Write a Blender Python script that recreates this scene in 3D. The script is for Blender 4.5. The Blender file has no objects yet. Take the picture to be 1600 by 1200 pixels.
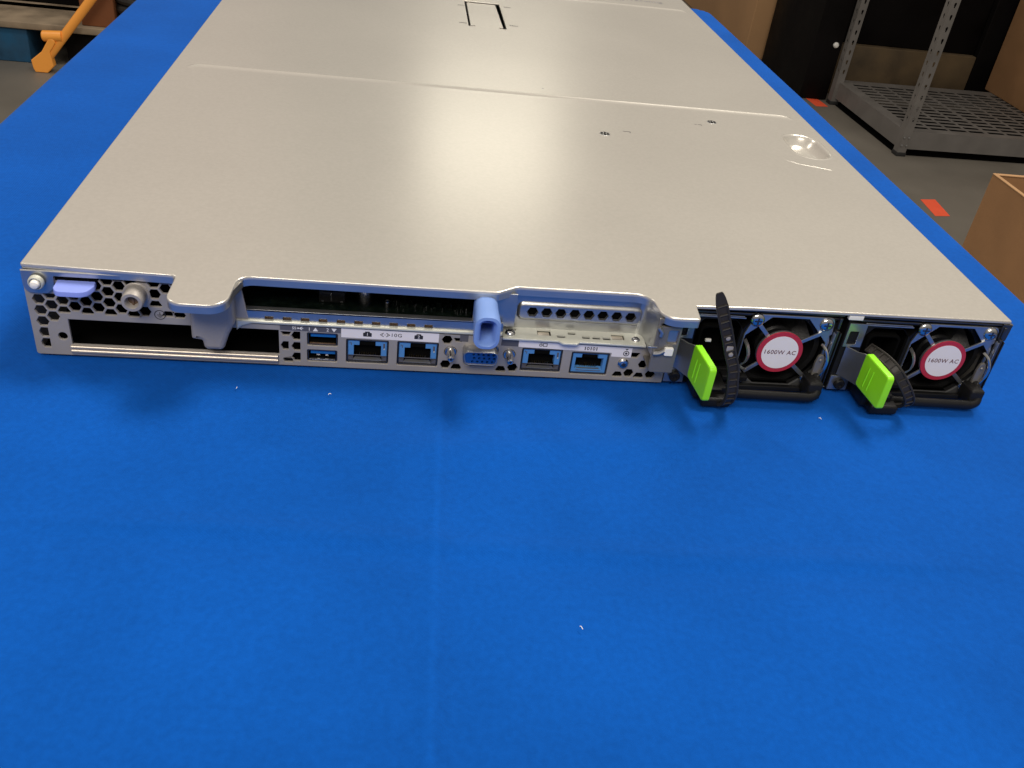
import bpy, bmesh, math, random
from mathutils import Vector, Matrix, noise
from mathutils.geometry import tessellate_polygon, delaunay_2d_cdt
random.seed(7)
S = 0.001                                   # all coordinates below are millimetres
scene = bpy.context.scene
COL = scene.collection
WC = {}                                     # world centre of every object, mm

# ------------------------------------------------------------------ materials
def mat(name, col, rough=.5, metal=0., bump=0., bscale=200., var=0., vscale=20., sheen=0., spec=.5, coat=0.):
    m = bpy.data.materials.new(name); m.use_nodes = True
    nt = m.node_tree; b = nt.nodes['Principled BSDF']
    b.inputs['Base Color'].default_value = (*col, 1); b.inputs['Roughness'].default_value = rough
    b.inputs['Metallic'].default_value = metal; b.inputs['Specular IOR Level'].default_value = spec
    b.inputs['Sheen Weight'].default_value = sheen; b.inputs['Coat Weight'].default_value = coat
    tc = nt.nodes.new('ShaderNodeTexCoord')
    if var:
        n = nt.nodes.new('ShaderNodeTexNoise'); n.inputs['Scale'].default_value = vscale; n.inputs['Detail'].default_value = 6
        nt.links.new(tc.outputs['Object'], n.inputs['Vector'])
        r = nt.nodes.new('ShaderNodeMapRange'); r.inputs['From Min'].default_value = .3; r.inputs['From Max'].default_value = .7
        r.inputs['To Min'].default_value = 1-var; r.inputs['To Max'].default_value = 1+var
        nt.links.new(n.outputs['Fac'], r.inputs['Value'])
        x = nt.nodes.new('ShaderNodeVectorMath'); x.operation = 'SCALE'; x.inputs[0].default_value = col
        nt.links.new(r.outputs[0], x.inputs['Scale']); nt.links.new(x.outputs[0], b.inputs['Base Color'])
        r2 = nt.nodes.new('ShaderNodeMapRange'); r2.inputs['From Min'].default_value = .3; r2.inputs['From Max'].default_value = .7
        r2.inputs['To Min'].default_value = max(.03, rough*(1-var)); r2.inputs['To Max'].default_value = min(1, rough*(1+var))
        nt.links.new(n.outputs['Fac'], r2.inputs['Value']); nt.links.new(r2.outputs[0], b.inputs['Roughness'])
    if bump:
        n = nt.nodes.new('ShaderNodeTexNoise'); n.inputs['Scale'].default_value = bscale; n.inputs['Detail'].default_value = 3
        nt.links.new(tc.outputs['Object'], n.inputs['Vector'])
        u = nt.nodes.new('ShaderNodeBump'); u.inputs['Strength'].default_value = bump; u.inputs['Distance'].default_value = .001
        nt.links.new(n.outputs['Fac'], u.inputs['Height']); nt.links.new(u.outputs[0], b.inputs['Normal'])
    return m
M = {
 'lid':    mat('galvanised lid steel', (.60,.573,.522), .25, .54, 0, 1500, .025, 9),
 'panel':  mat('nickel plated panel', (.36,.335,.31), .45, .3, .05, 1500, .06, 60),
 'cast':   mat('cast zinc bracket', (.36,.335,.315), .5, .3, .08, 1200, .05, 60),
 'rim':    mat('rolled lid edge', (.54,.53,.51), .34, .9, .03, 900, .05, 60),
 'zinc':   mat('zinc plated steel', (.46,.465,.47), .34, .92, .03, 800, .08, 80),
 'darkcast': mat('dull grey bracket steel', (.21,.197,.18), .42, .5, .05, 900, .06, 60),
 'rail':   mat('rolled slot rail', (.50,.45,.385), .38, .65, .03, 900, .08, 60),
 'bright': mat('bright stainless strip', (.62,.63,.555), .36, .35, .03, 900, .06, 50),
 'chrome': mat('chromed screw', (.6,.6,.6), .2, 1, 0, 1, .05, 200),
 'whitetab': mat('bare bright tab', (.85,.84,.8), .5, .1, 0, 1, .03, 100),
 'black':  mat('black moulded plastic', (.008,.008,.0085), .45, 0, .1, 900, .15, 60, spec=.25),
 'strap':  mat('black nylon strap', (.026,.023,.021), .5, 0, .06, 700, .15, 80, spec=.3),
 'dark':   mat('unlit black interior', (.003,.003,.003), .8, 0, 0, 1, .2, 30, spec=.03),  # near-black colour stands in for shade inside gaps and openings
 'darksteel': mat('dark plated steel', (.10,.10,.105), .35, .9, .03, 500, .15, 60),
 'green':  mat('lime green plastic', (.27,.76,.012), .42, 0, .06, 500, .03, 100),
 'violet': mat('periwinkle plastic', (.235,.31,.80), .42, 0, .05, 900, .02, 100),
 'handleblue': mat('light blue plastic', (.17,.29,.64), .42, 0, .05, 900, .03, 100),
 'portblue': mat('steel blue jack tint', (.075,.23,.52), .35, 0, .04, 900, .05, 300),  # blue reflection on the jacks put into the base colour
 'usbblue': mat('blue usb tongue', (.012,.13,.42), .35, 0, 0, 1, .05, 300),
 'vgablue': mat('deep blue connector', (.006,.055,.25), .35, 0, 0, 1, .05, 300),
 'white':  mat('white label film', (.74,.72,.76), .45, 0, 0, 1, .02, 100),
 'greylab': mat('slate label film', (.085,.085,.105), .5, 0, 0, 1, .05, 100),
 'red':    mat('crimson sticker', (.40,.022,.045), .45, 0, 0, 1, .05, 100),
 'ink':    mat('black ink', (.02,.02,.024), .6, 0, 0, 1, .1, 200),
 'redink': mat('dark red ink', (.10,.02,.03), .6, 0, 0, 1, .1, 200),
 'whiteink': mat('white ink', (.78,.78,.8), .6, 0, 0, 1, .02, 200),
 'gold':   mat('gold contact', (.85,.72,.45), .2, 1, 0, 1, .05, 200),
 'pcb':    mat('dark green circuit board', (.0015,.004,.0025), .5, 0, .3, 500, .4, 300, spec=.15),
 'cap':    mat('capacitor can', (.35,.35,.36), .25, 1, 0, 1, .1, 100),
 'copper': mat('brown notch metal', (.16,.10,.06), .45, .6, 0, 1, .15, 150),
 'card':   mat('brown corrugated cardboard', (.32,.168,.072), .85, 0, .25, 120, .10, 9),
 'cardtall': mat('tan carton', (.43,.25,.12), .85, 0, .2, 80, .10, 4),
 'cardlite': mat('pale cardboard edge', (.50,.29,.14), .85, 0, .25, 200, .08, 20),
 'carddark': mat('dirty folded cardboard', (.10,.068,.034), .9, 0, .3, 90, .45, 7),
 'cardred': mat('reddish carton', (.22,.075,.025), .8, 0, .2, 90, .12, 8),
 'blackbox': mat('matt black panel', (.005,.004,.004), .65, 0, .1, 80, .3, 6, spec=.1),
 'shelf':  mat('grey shelving paint', (.185,.172,.16), .5, .2, .1, 120, .12, 12),
 'rubber': mat('black rubber foot', (.015,.015,.015), .7, 0, .1, 100, .2, 40),
 'orange': mat('orange enamel', (1,.40,.065), .4, 0, .08, 60, .04, 10),
 'wood':   mat('weathered pallet wood', (.26,.20,.135), .85, 0, .5, 60, .35, 12),
 'bluewood': mat('blue painted block', (.012,.075,.16), .75, 0, .4, 60, .35, 15),
 'tape':   mat('orange red floor tape', (1,.125,.05), .55, 0, .1, 100, .05, 30),
 'lint':   mat('white lint', (.75,.75,.75), .9, 0, 0, 1, .02, 500),
 'tabletop': mat('laminate table', (.4,.38,.35), .5, 0, 0, 1, .05, 10),
}
def wire_cloth():
    m = bpy.data.materials.new('blue woven cotton'); m.use_nodes = True
    nt = m.node_tree; b = nt.nodes['Principled BSDF']; L = nt.links.new
    b.inputs['Roughness'].default_value = .8; b.inputs['Sheen Weight'].default_value = .12; b.inputs['Sheen Roughness'].default_value = .4
    b.inputs['Sheen Tint'].default_value = (.55,.75,1,1); b.inputs['Specular IOR Level'].default_value = .04
    tc = nt.nodes.new('ShaderNodeTexCoord')
    n1 = nt.nodes.new('ShaderNodeTexNoise'); n1.inputs['Scale'].default_value = 13; n1.inputs['Detail'].default_value = 8
    n2 = nt.nodes.new('ShaderNodeTexNoise'); n2.inputs['Scale'].default_value = 420; n2.inputs['Detail'].default_value = 4
    w = nt.nodes.new('ShaderNodeTexWave'); w.wave_type = 'BANDS'; w.bands_direction = 'DIAGONAL'
    w.inputs['Scale'].default_value = 420; w.inputs['Distortion'].default_value = 2.5; w.inputs['Detail'].default_value = 2
    for n in (n1, n2, w): L(tc.outputs['Object'], n.inputs['Vector'])
    a = nt.nodes.new('ShaderNodeMath'); a.operation = 'MULTIPLY_ADD'; a.inputs[1].default_value = .5; a.inputs[2].default_value = .75
    L(n1.outputs['Fac'], a.inputs[0])
    a2 = nt.nodes.new('ShaderNodeMath'); a2.operation = 'MULTIPLY_ADD'; a2.inputs[1].default_value = .34; a2.inputs[2].default_value = .83
    L(n2.outputs['Fac'], a2.inputs[0])
    a3 = nt.nodes.new('ShaderNodeMath'); a3.operation = 'MULTIPLY'; L(a.outputs[0], a3.inputs[0]); L(a2.outputs[0], a3.inputs[1])
    x = nt.nodes.new('ShaderNodeVectorMath'); x.operation = 'SCALE'; x.inputs[0].default_value = (.0022,.071,.355)
    L(a3.outputs[0], x.inputs['Scale']); L(x.outputs[0], b.inputs['Base Color'])
    s = nt.nodes.new('ShaderNodeMath'); s.operation = 'ADD'; L(w.outputs['Fac'], s.inputs[0]); L(n2.outputs['Fac'], s.inputs[1])
    u = nt.nodes.new('ShaderNodeBump'); u.inputs['Strength'].default_value = .12; u.inputs['Distance'].default_value = .0006
    L(s.outputs[0], u.inputs['Height']); L(u.outputs[0], b.inputs['Normal'])
    return m
M['cloth'] = wire_cloth()
def grain(m, scale, lo, hi, stretch=None):
    nt = m.node_tree; b = nt.nodes['Principled BSDF']; L = nt.links.new
    tc = nt.nodes.new('ShaderNodeTexCoord'); n = nt.nodes.new('ShaderNodeTexNoise'); n.inputs['Scale'].default_value = scale; n.inputs['Detail'].default_value = 2
    L(tc.outputs['Object'], n.inputs['Vector'])
    r = nt.nodes.new('ShaderNodeMapRange'); r.inputs['From Min'].default_value = .3; r.inputs['From Max'].default_value = .7; r.inputs['To Min'].default_value = lo; r.inputs['To Max'].default_value = hi
    L(n.outputs['Fac'], r.inputs['Value'])
    x = nt.nodes.new('ShaderNodeVectorMath'); x.operation = 'SCALE'; old = b.inputs['Base Color'].links[0].from_socket
    L(old, x.inputs[0]); L(r.outputs[0], x.inputs['Scale']); L(x.outputs[0], b.inputs['Base Color'])
grain(M['lid'], 520, .97, 1.03)
def fold_shading(m):
    # fold highlight and shade painted into the cloth colour along both pressed lines
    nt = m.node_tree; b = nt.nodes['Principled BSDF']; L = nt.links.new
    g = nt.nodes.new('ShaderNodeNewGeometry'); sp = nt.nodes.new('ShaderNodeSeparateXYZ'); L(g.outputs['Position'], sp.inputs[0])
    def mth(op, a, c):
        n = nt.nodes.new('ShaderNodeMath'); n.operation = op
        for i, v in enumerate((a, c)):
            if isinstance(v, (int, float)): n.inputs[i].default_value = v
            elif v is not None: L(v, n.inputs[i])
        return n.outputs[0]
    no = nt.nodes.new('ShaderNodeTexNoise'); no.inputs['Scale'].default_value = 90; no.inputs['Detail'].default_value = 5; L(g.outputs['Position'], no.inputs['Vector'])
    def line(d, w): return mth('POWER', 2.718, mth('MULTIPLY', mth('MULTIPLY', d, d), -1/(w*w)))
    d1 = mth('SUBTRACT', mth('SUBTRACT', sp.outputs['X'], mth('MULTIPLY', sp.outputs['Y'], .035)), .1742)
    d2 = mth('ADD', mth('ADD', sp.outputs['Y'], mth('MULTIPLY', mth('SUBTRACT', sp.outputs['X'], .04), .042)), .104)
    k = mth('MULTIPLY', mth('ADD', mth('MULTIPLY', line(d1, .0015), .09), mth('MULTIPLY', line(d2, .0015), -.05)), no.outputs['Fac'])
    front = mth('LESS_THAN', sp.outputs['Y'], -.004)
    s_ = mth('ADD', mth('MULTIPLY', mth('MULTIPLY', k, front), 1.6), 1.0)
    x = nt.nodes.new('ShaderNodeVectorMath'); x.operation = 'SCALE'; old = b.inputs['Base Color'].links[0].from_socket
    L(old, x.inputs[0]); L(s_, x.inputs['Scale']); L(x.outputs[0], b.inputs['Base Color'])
fold_shading(M['cloth'])
def concrete():
    m = mat('polished concrete', (.175,.158,.132), .5, 0, .12, 40, .22, 2.2)
    return m
M['floor'] = concrete()

# ------------------------------------------------------------------ mesh helpers (mm)
class MB:
    def __init__(s): s.v = []; s.f = []; s.m = []; s.flat = set()
    def add(s, vf, mi=0):
        o = len(s.v)
        if len(vf) > 2: s.flat |= {i+len(s.f) for i in vf[2]}
        s.v += [tuple(p) for p in vf[0]]; s.f += [tuple(i+o for i in f) for f in vf[1]]; s.m += [mi]*len(vf[1]); return s
    def build(s, name, mats, parent=None, angle=32):
        if not isinstance(mats, (list, tuple)): mats = [mats]
        lo = [min(p[i] for p in s.v) for i in range(3)]; hi = [max(p[i] for p in s.v) for i in range(3)]
        c = Vector([(lo[i]+hi[i])/2 for i in range(3)])
        me = bpy.data.meshes.new(name)
        me.from_pydata([((p[0]-c[0])*S, (p[1]-c[1])*S, (p[2]-c[2])*S) for p in s.v], [], s.f)
        for m in mats: me.materials.append(M[m])
        for k, (p, i) in enumerate(zip(me.polygons, s.m)): p.material_index = i; p.use_smooth = k not in s.flat
        me.update()
        if angle is not None: me.set_sharp_from_angle(angle=math.radians(angle))
        for k in s.flat: me.polygons[k].use_smooth = False
        me.update()
        o = bpy.data.objects.new(name, me); COL.objects.link(o); WC[o] = c
        if parent: o.parent = parent; o.location = (c-WC[parent])*S
        else: o.location = c*S
        return o
def empty(name, loc):
    o = bpy.data.objects.new(name, None); COL.objects.link(o); o.location = Vector(loc)*S; WC[o] = Vector(loc); o.empty_display_size = .05; return o
def tag(o, label=None, cat=None, group=None, kind=None):
    if label: o['label'] = label
    if cat: o['category'] = cat
    if group: o['group'] = group
    if kind: o['kind'] = kind
    return o

def area2(l): return sum(l[i][0]*l[(i+1) % len(l)][1]-l[(i+1) % len(l)][0]*l[i][1] for i in range(len(l)))
def inset(l, d):
    n = len(l); out = []
    for i in range(n):
        p, c, q = l[i-1], l[i], l[(i+1) % n]
        e1 = Vector((c[0]-p[0], c[1]-p[1])); e2 = Vector((q[0]-c[0], q[1]-c[1]))
        if e1.length < 1e-9: e1 = e2
        if e2.length < 1e-9: e2 = e1
        e1.normalize(); e2.normalize()
        n1 = Vector((-e1.y, e1.x)); n2 = Vector((-e2.y, e2.x)); b = n1+n2
        if b.length < 1e-6: b = n1.copy()
        b.normalize(); k = d/max(.35, b.dot(n1))
        out.append((c[0]+b.x*k, c[1]+b.y*k))
    return out
def rounded(pts, seg=6):
    """pts: (x, y, radius); corners rounded with quadratic-like arcs"""
    n = len(pts); out = []
    for i in range(n):
        c = Vector(pts[i][:2]); r = pts[i][2] if len(pts[i]) > 2 else 0
        if r <= 0: out.append(tuple(c)); continue
        a = Vector(pts[i-1][:2])-c; b = Vector(pts[(i+1) % n][:2])-c
        ang = a.angle(b); t = min(r/math.tan(ang/2), a.length*.49, b.length*.49); r = t*math.tan(ang/2)
        a.normalize(); b.normalize(); p0 = c+a*t; p1 = c+b*t; m = (a+b).normalized()*(r/math.sin(ang/2))+c
        a0 = math.atan2(p0.y-m.y, p0.x-m.x); a1 = math.atan2(p1.y-m.y, p1.x-m.x); da = (a1-a0+math.pi) % (2*math.pi)-math.pi
        for k in range(seg+1): out.append((m.x+r*math.cos(a0+da*k/seg), m.y+r*math.sin(a0+da*k/seg)))
    return out
def rrect(x0, x1, y0, y1, r=0, seg=5): return rounded([(x0,y0,r),(x1,y0,r),(x1,y1,r),(x0,y1,r)], seg)
def circ(x, y, r, n=20): return [(x+r*math.cos(2*math.pi*k/n), y+r*math.sin(2*math.pi*k/n)) for k in range(n)]
def clip(poly, axis, val, keep_greater):
    out = []; n = len(poly)
    ins = lambda p: (p[axis] >= val) == keep_greater
    for i in range(n):
        a, b = poly[i], poly[(i+1) % n]
        if ins(a): out.append(a)
        if ins(a) != ins(b):
            t = (val-a[axis])/(b[axis]-a[axis]); out.append((a[0]+t*(b[0]-a[0]), a[1]+t*(b[1]-a[1])))
    return out
def hexa(x, z, r=2.55, xmin=None, xmax=None, zmin=None, zmax=None):
    p = [(x+r*math.cos(math.pi*k/3), z+r*math.sin(math.pi*k/3)) for k in range(6)]
    if xmin is not None: p = clip(p, 0, xmin, True)
    if xmax is not None: p = clip(p, 0, xmax, False)
    if zmin is not None: p = clip(p, 1, zmin, True)
    if zmax is not None: p = clip(p, 1, zmax, False)
    return p
def FXZ(y0): return lambda u, v, h: (u, y0-h, v)          # plate facing the camera side (-y), front surface at y0
def FXY(z0): return lambda u, v, h: (u, v, z0+h)          # plate facing up
def FYZ(x0, sgn=-1): return (lambda u, v, h: (x0-h, -u, v)) if sgn < 0 else (lambda u, v, h: (x0+h, u, v))
def inside(l, x, y):
    c = False; n = len(l); j = n-1
    for i in range(n):
        if (l[i][1] > y) != (l[j][1] > y) and x < (l[j][0]-l[i][0])*(y-l[i][1])/(l[j][1]-l[i][1])+l[i][0]: c = not c
        j = i
    return c
def fill(pl):
    """triangles of an outline with holes, as indices into the concatenated loops"""
    if len(pl) == 1: return tessellate_polygon(pl)
    pts = [Vector((p.x, p.y)) for q in pl for p in q]; ed = []; o = 0
    for q in pl: ed += [(o+k, o+(k+1) % len(q)) for k in range(len(q))]; o += len(q)
    V, _, F, vo, _, _ = delaunay_2d_cdt(pts, ed, [], 0, 1e-6)
    out = []
    for f in F:
        c = sum((V[i] for i in f), Vector((0, 0)))/3
        if inside(pl[0], c.x, c.y) and not any(inside(h, c.x, c.y) for h in pl[1:]) and all(vo[i] for i in f): out.append(tuple(vo[i][0] for i in f))
    return out
def slab(outer, holes, t, f, bev=0., back=True, prof=None, hb=.3):
    """outline with holes, front at h=0, thickness t, rounded front arris"""
    outer = list(outer); outer = outer if area2(outer) > 0 else outer[::-1]
    hs = [list(h) if area2(h) < 0 else list(h)[::-1] for h in holes]
    loops = [outer]+hs; V = []; F = []; FL_ = []
    if prof is None: prof = [(bev, 0), (bev*.3, -bev*.3), (0, -bev), (0, -t)] if bev > 0 else [(0, 0), (0, -t)]
    rows = []
    for (d, h) in prof:
        row = []
        for j, l in enumerate(loops):
            dd = d if j == 0 else min(d, hb); li = inset(l, dd) if dd else l
            row.append((len(V), len(l))); V += [f(p[0], p[1], h) for p in li]
        rows.append(row)
    def cap(row, flip):
        pl = []; idx = []
        d, h = prof[rows.index(row)]
        for j, (l, (o, n)) in enumerate(zip(loops, row)):
            dd = d if j == 0 else min(d, hb); li = inset(l, dd) if dd else l
            pl.append([Vector((p[0], p[1], 0)) for p in li]); idx += list(range(o, o+n))
        flat = [p for q in pl for p in q]
        for t3 in fill(pl):
            a, b, c = flat[t3[0]], flat[t3[1]], flat[t3[2]]
            s = (b.x-a.x)*(c.y-a.y)-(c.x-a.x)*(b.y-a.y)
            if abs(s) < 1e-10: continue
            tri = [idx[k] for k in t3]
            if (s < 0) != flip: tri = tri[::-1]
            FL_.append(len(F)); F.append(tuple(tri))
    cap(rows[0], False)
    for r0, r1 in zip(rows, rows[1:]):
        for (o0, n), (o1, _) in zip(r0, r1):
            for k in range(n): F.append((o0+k, o1+k, o1+(k+1) % n, o0+(k+1) % n))
    if back: cap(rows[-1], True)
    return V, F, FL_
def box(x0, x1, y0, y1, z0, z1, b=0.):
    if b <= 0:
        V = [(x, y, z) for x in (x0, x1) for y in (y0, y1) for z in (z0, z1)]
        return V, [(0,1,3,2),(4,6,7,5),(0,4,5,1),(2,3,7,6),(0,2,6,4),(1,5,7,3)]
    bm = bmesh.new(); bmesh.ops.create_cube(bm, size=1)
    for v in bm.verts: v.co = Vector(((x0+x1)/2+v.co.x*(x1-x0), (y0+y1)/2+v.co.y*(y1-y0), (z0+z1)/2+v.co.z*(z1-z0)))
    bmesh.ops.bevel(bm, geom=list(bm.edges), offset=b, segments=3, profile=.5, affect='EDGES')
    bm.verts.index_update(); r = [tuple(v.co) for v in bm.verts], [tuple(v.index for v in f.verts) for f in bm.faces]; bm.free(); return r
def tube(path, r, n=10, cap=True, sx=1., up=None):
    V = []; F = []; P = [Vector(p) for p in path]; R = r if isinstance(r, (list, tuple)) else [r]*len(P)
    u = None
    for i, p in enumerate(P):
        d = ((P[min(i+1, len(P)-1)]-p).normalized() if i < len(P)-1 else Vector())+((p-P[i-1]).normalized() if i else Vector()); d.normalize()
        if u is None: u = d.cross(Vector(up) if up else (Vector((0,0,1)) if abs(d.z) < .9 else Vector((1,0,0)))).normalized()
        u = (u-d*u.dot(d)).normalized(); w = d.cross(u)
        for k in range(n):
            a = 2*math.pi*k/n; V.append(tuple(p+u*(R[i]*math.cos(a)*sx)+w*(R[i]*math.sin(a))))
    for i in range(len(P)-1):
        for k in range(n): F.append((i*n+k, i*n+(k+1) % n, (i+1)*n+(k+1) % n, (i+1)*n+k))
    if cap: F.append(tuple(range(n))[::-1]); F.append(tuple((len(P)-1)*n+k for k in range(n)))
    return V, F
def smooth_path(pts, n=8):
    P = [Vector(p) for p in pts]; out = []
    for i in range(len(P)-1):
        a, b, c, d = P[max(0, i-1)], P[i], P[i+1], P[min(len(P)-1, i+2)]
        for k in range(n):
            t = k/n; out.append(.5*((2*b)+(c-a)*t+(2*a-5*b+4*c-d)*t*t+(3*b-a-3*c+d)*t**3))
    out.append(P[-1]); return out
def lathe(profile, o, axis=(0,-1,0), n=24):
    """profile (r, h) along axis from o"""
    ax = Vector(axis).normalized(); u = ax.orthogonal().normalized(); w = ax.cross(u); V = []; F = []
    for (r, h) in profile:
        for k in range(n):
            a = 2*math.pi*k/n; V.append(tuple(Vector(o)+ax*h+(u*math.cos(a)+w*math.sin(a))*r))
    m = len(profile)
    for i in range(m-1):
        for k in range(n): F.append((i*n+k, i*n+(k+1) % n, (i+1)*n+(k+1) % n, (i+1)*n+k))
    if profile[0][0] > 1e-6: F.append(tuple(range(n))[::-1])
    if profile[-1][0] > 1e-6: F.append(tuple((m-1)*n+k for k in range(n)))
    return V, F
def ribbon(path, wvec, width, thick):
    """flat band: path centre line, wvec(i, tangent) -> width direction"""
    P = [Vector(p) for p in path]; V = []; F = []
    for i, p in enumerate(P):
        d = (P[min(i+1, len(P)-1)]-P[max(0, i-1)]).normalized(); w = wvec(i, d); nrm = d.cross(w).normalized()
        W = width[i] if isinstance(width, (list, tuple)) else width
        for a, b in ((-1,-1),(1,-1),(1,1),(-1,1)): V.append(tuple(p+w*(a*W/2)+nrm*(b*thick/2)))
    for i in range(len(P)-1):
        for k in range(4): F.append((i*4+k, i*4+(k+1) % 4, i*4+4+(k+1) % 4, i*4+4+k))
    F.append((3,2,1,0)); n = (len(P)-1)*4; F.append((n, n+1, n+2, n+3)); return V, F
def text(s, x, z, size, f, depth=.04, align='CENTER', shear=0., sx=1.):
    c = bpy.data.curves.new('t', 'FONT'); c.body = s; c.size = size; c.align_x = align; c.align_y = 'CENTER'; c.shear = shear; c.resolution_u = 3; c.space_character = 1.1; c.offset = size*.006
    o = bpy.data.objects.new('t', c); COL.objects.link(o)
    me = bpy.data.meshes.new_from_object(o.evaluated_get(bpy.context.evaluated_depsgraph_get()))
    V = [f(x+v.co.x*sx, z+v.co.y, depth) for v in me.vertices]; F = [tuple(p.vertices) for p in me.polygons]
    bpy.data.objects.remove(o); bpy.data.curves.remove(c); bpy.data.meshes.remove(me); return V, F
def flat(poly, f, h): return slab(poly, [], .03, (lambda u, v, k: f(u, v, h+k)))

# ================================================================== SERVER
H = 43.2
srv = empty('rack_server', (220, 380, 0))
tag(srv, 'flat silver rack server on the blue tablecloth, two green-latched power supplies at its right', 'server')

# ---- chassis tub
mb = MB()
mb.add(box(.8, 439.2, 2.2, 778, 0, 1.2)); mb.add(box(.8, 2, 2.2, 778, 1.2, 41.6)); mb.add(box(438, 439.2, 2.2, 778, 1.2, 41.6)); mb.add(box(2.1, 437.9, 776.8, 777.9, 1.25, 41.6))
chassis = mb.build('chassis', 'panel', srv)
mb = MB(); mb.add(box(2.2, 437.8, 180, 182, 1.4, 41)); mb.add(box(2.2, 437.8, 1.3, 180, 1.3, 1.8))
mb.build('interior_shade', 'dark', srv)  # dark wall and floor sheet stand in for shade inside the chassis

# ---- lid
SLOPE = .0
out = [(0,.2,.8),(57.5,-2.1,0),(61.8,-2.4,4.5),(61.6,-25,6.5),(85.3,-25.4,8),(86.6,.4,6.5),(196.5,-.9,3),(205.3,5.1,5),(265.8,5.0,7.5),(267.4,-15.2,8),(284.2,-14.8,1.6),(285.2,-2.8,.6),(314,-1.3,0),(440,.3,.6),(440,780,3),(0,780,3)]
lid_out = rounded(out, 7)
def stadium(cx, cy, w, l, n=10):
    r = w/2; k = l/2-r
    return [(cx+r*math.cos(math.pi*i/n), cy+k+r*math.sin(math.pi*i/n)) for i in range(n+1)]+[(cx-r*math.cos(math.pi*i/n), cy-k-r*math.sin(math.pi*i/n)) for i in range(n+1)]
rec = stadium(419.5, 225, 25, 45)
latch_hole = [(204.3,463.5),(236.8,463.5),(236.8,558),(204.3,558)]
mb = MB()
# thin sheet
mb.add(slab(lid_out, [rec, latch_hole], 1.1, FXY(H), prof=[(.55,0),(.25,-.08),(.05,-.3),(0,-.6),(0,-1.3)], back=False))
lid = mb.build('lid', 'lid', srv, 40)
FZ = lambda y: H-(y-287.4)*SLOPE if y > 287.4 else H
FS = lambda u, v, h: (u, v, FZ(v)+h)
# folded flange under the shaped rear edge
path = rounded([(0,.2,.8),(57.5,-2.1,0),(61.8,-2.4,4.5),(61.6,-25,6.5),(85.3,-25.4,8),(86.6,.4,6.5),(196.5,-.9,3),(205.3,5.1,5),(265.8,5.0,7.5),(267.4,-15.2,8),(284.0,-14.8,1.0),(284.2,-11,0),(270,-11,7),(268.5,9,8),(205,9,4),(197,3.2,3),(90,4.4,6),(83,-21,8),(64.5,-21,6),(64.5,2,4),(0,4,0)], 7)
mb = MB(); mb.add(slab(inset(path, .06), [], 3.1, FXY(H-1.2)))
mb.build('folded_rim', 'rim', lid, 40)
# embossed step lines
def ridge(y, x0, x1):
    p = [(x0-3.2, y-7.5), (x0-1.2, y-3.2), (x0+1.5, y-.7), (x0+5, y)]
    p = smooth_path([(*q, 0) for q in p], 4)+[Vector((x0+5+(x1-x0-10)*k/24, y, 0)) for k in range(1, 25)]+smooth_path([(x1-5, y, 0), (x1-1.5, y-.7, 0), (x1+1.2, y-3.2, 0), (x1+3.2, y-7.5, 0)], 4)[1:]
    V = []; F = []; pr = [(-6.5,-.02),(-5.0,.04),(-1.6,.16),(-.7,.62),(0,.78),(.9,.55),(2.2,.1),(3.0,-.02)]; m = len(pr)
    for i, q in enumerate(p):
        d = (p[min(i+1, len(p)-1)]-p[max(i-1, 0)]).normalized(); nn = Vector((-d.y, d.x, 0)); e = min(1, i/6, (len(p)-1-i)/6)
        for (a, h) in pr: V.append((q.x+nn.x*a, q.y+nn.y*a, FZ(q.y+nn.y*a)+(h*e if h > 0 else h)))
    for i in range(len(p)-1):
        for k in range(m-1): F.append((i*m+k, (i+1)*m+k, (i+1)*m+k+1, i*m+k+1))
    return V, F
MB().add(ridge(287.3, 14, 426)).build('embossed_ridge', 'lid', lid, 60)
MB().add(ridge(610, 190, 427)).build('embossed_ridge', 'lid', lid, 60)
# finger recess
mb = MB(); V = []; F = []; n = len(rec)
RC = rec if area2(rec) > 0 else rec[::-1]
rings = [(inset(RC, -1.8), H-.03), (inset(RC, -1.0), H+.22), (inset(RC, -.2), H+.2), (inset(RC, .6), H-.4), (inset(RC, 1.4), H-1.6), (inset(RC, 4.0), H-5.6), (inset(RC, 6.2), H-6.8)]
for l, z in rings: V += [(p[0], p[1], z) for p in l]
for i in range(len(rings)-1):
    for k in range(n): F.append((i*n+k, (i*n+(k+1) % n), ((i+1)*n+(k+1) % n), (i+1)*n+k))
F.append(tuple(6*n+k for k in range(n))); mb.add((V, F))
dome = [(8.2*math.cos(a)*math.cos(e)+414.5, 217+13*math.sin(a)*math.cos(e), H-7.4+2.6*math.sin(e)) for e in (0,.35,.75,1.15,1.5) for a in [2*math.pi*k/20 for k in range(20)]]
mb.add((dome, [(i*20+k, i*20+(k+1) % 20, (i+1)*20+(k+1) % 20, (i+1)*20+k) for i in range(4) for k in range(20)]+[tuple(80+k for k in range(20))]))
mb.build('finger_recess', 'lid', lid, 50)
# small scuff below the recess
MB().add(tube([(392,198,H-.25),(403,190,H-.3),(414,186.5,H-.3),(424,182.5,H-.25)], [.26,.42,.44,.26], 8, True)).build('crescent_dent', 'lid', lid, 60)
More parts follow.
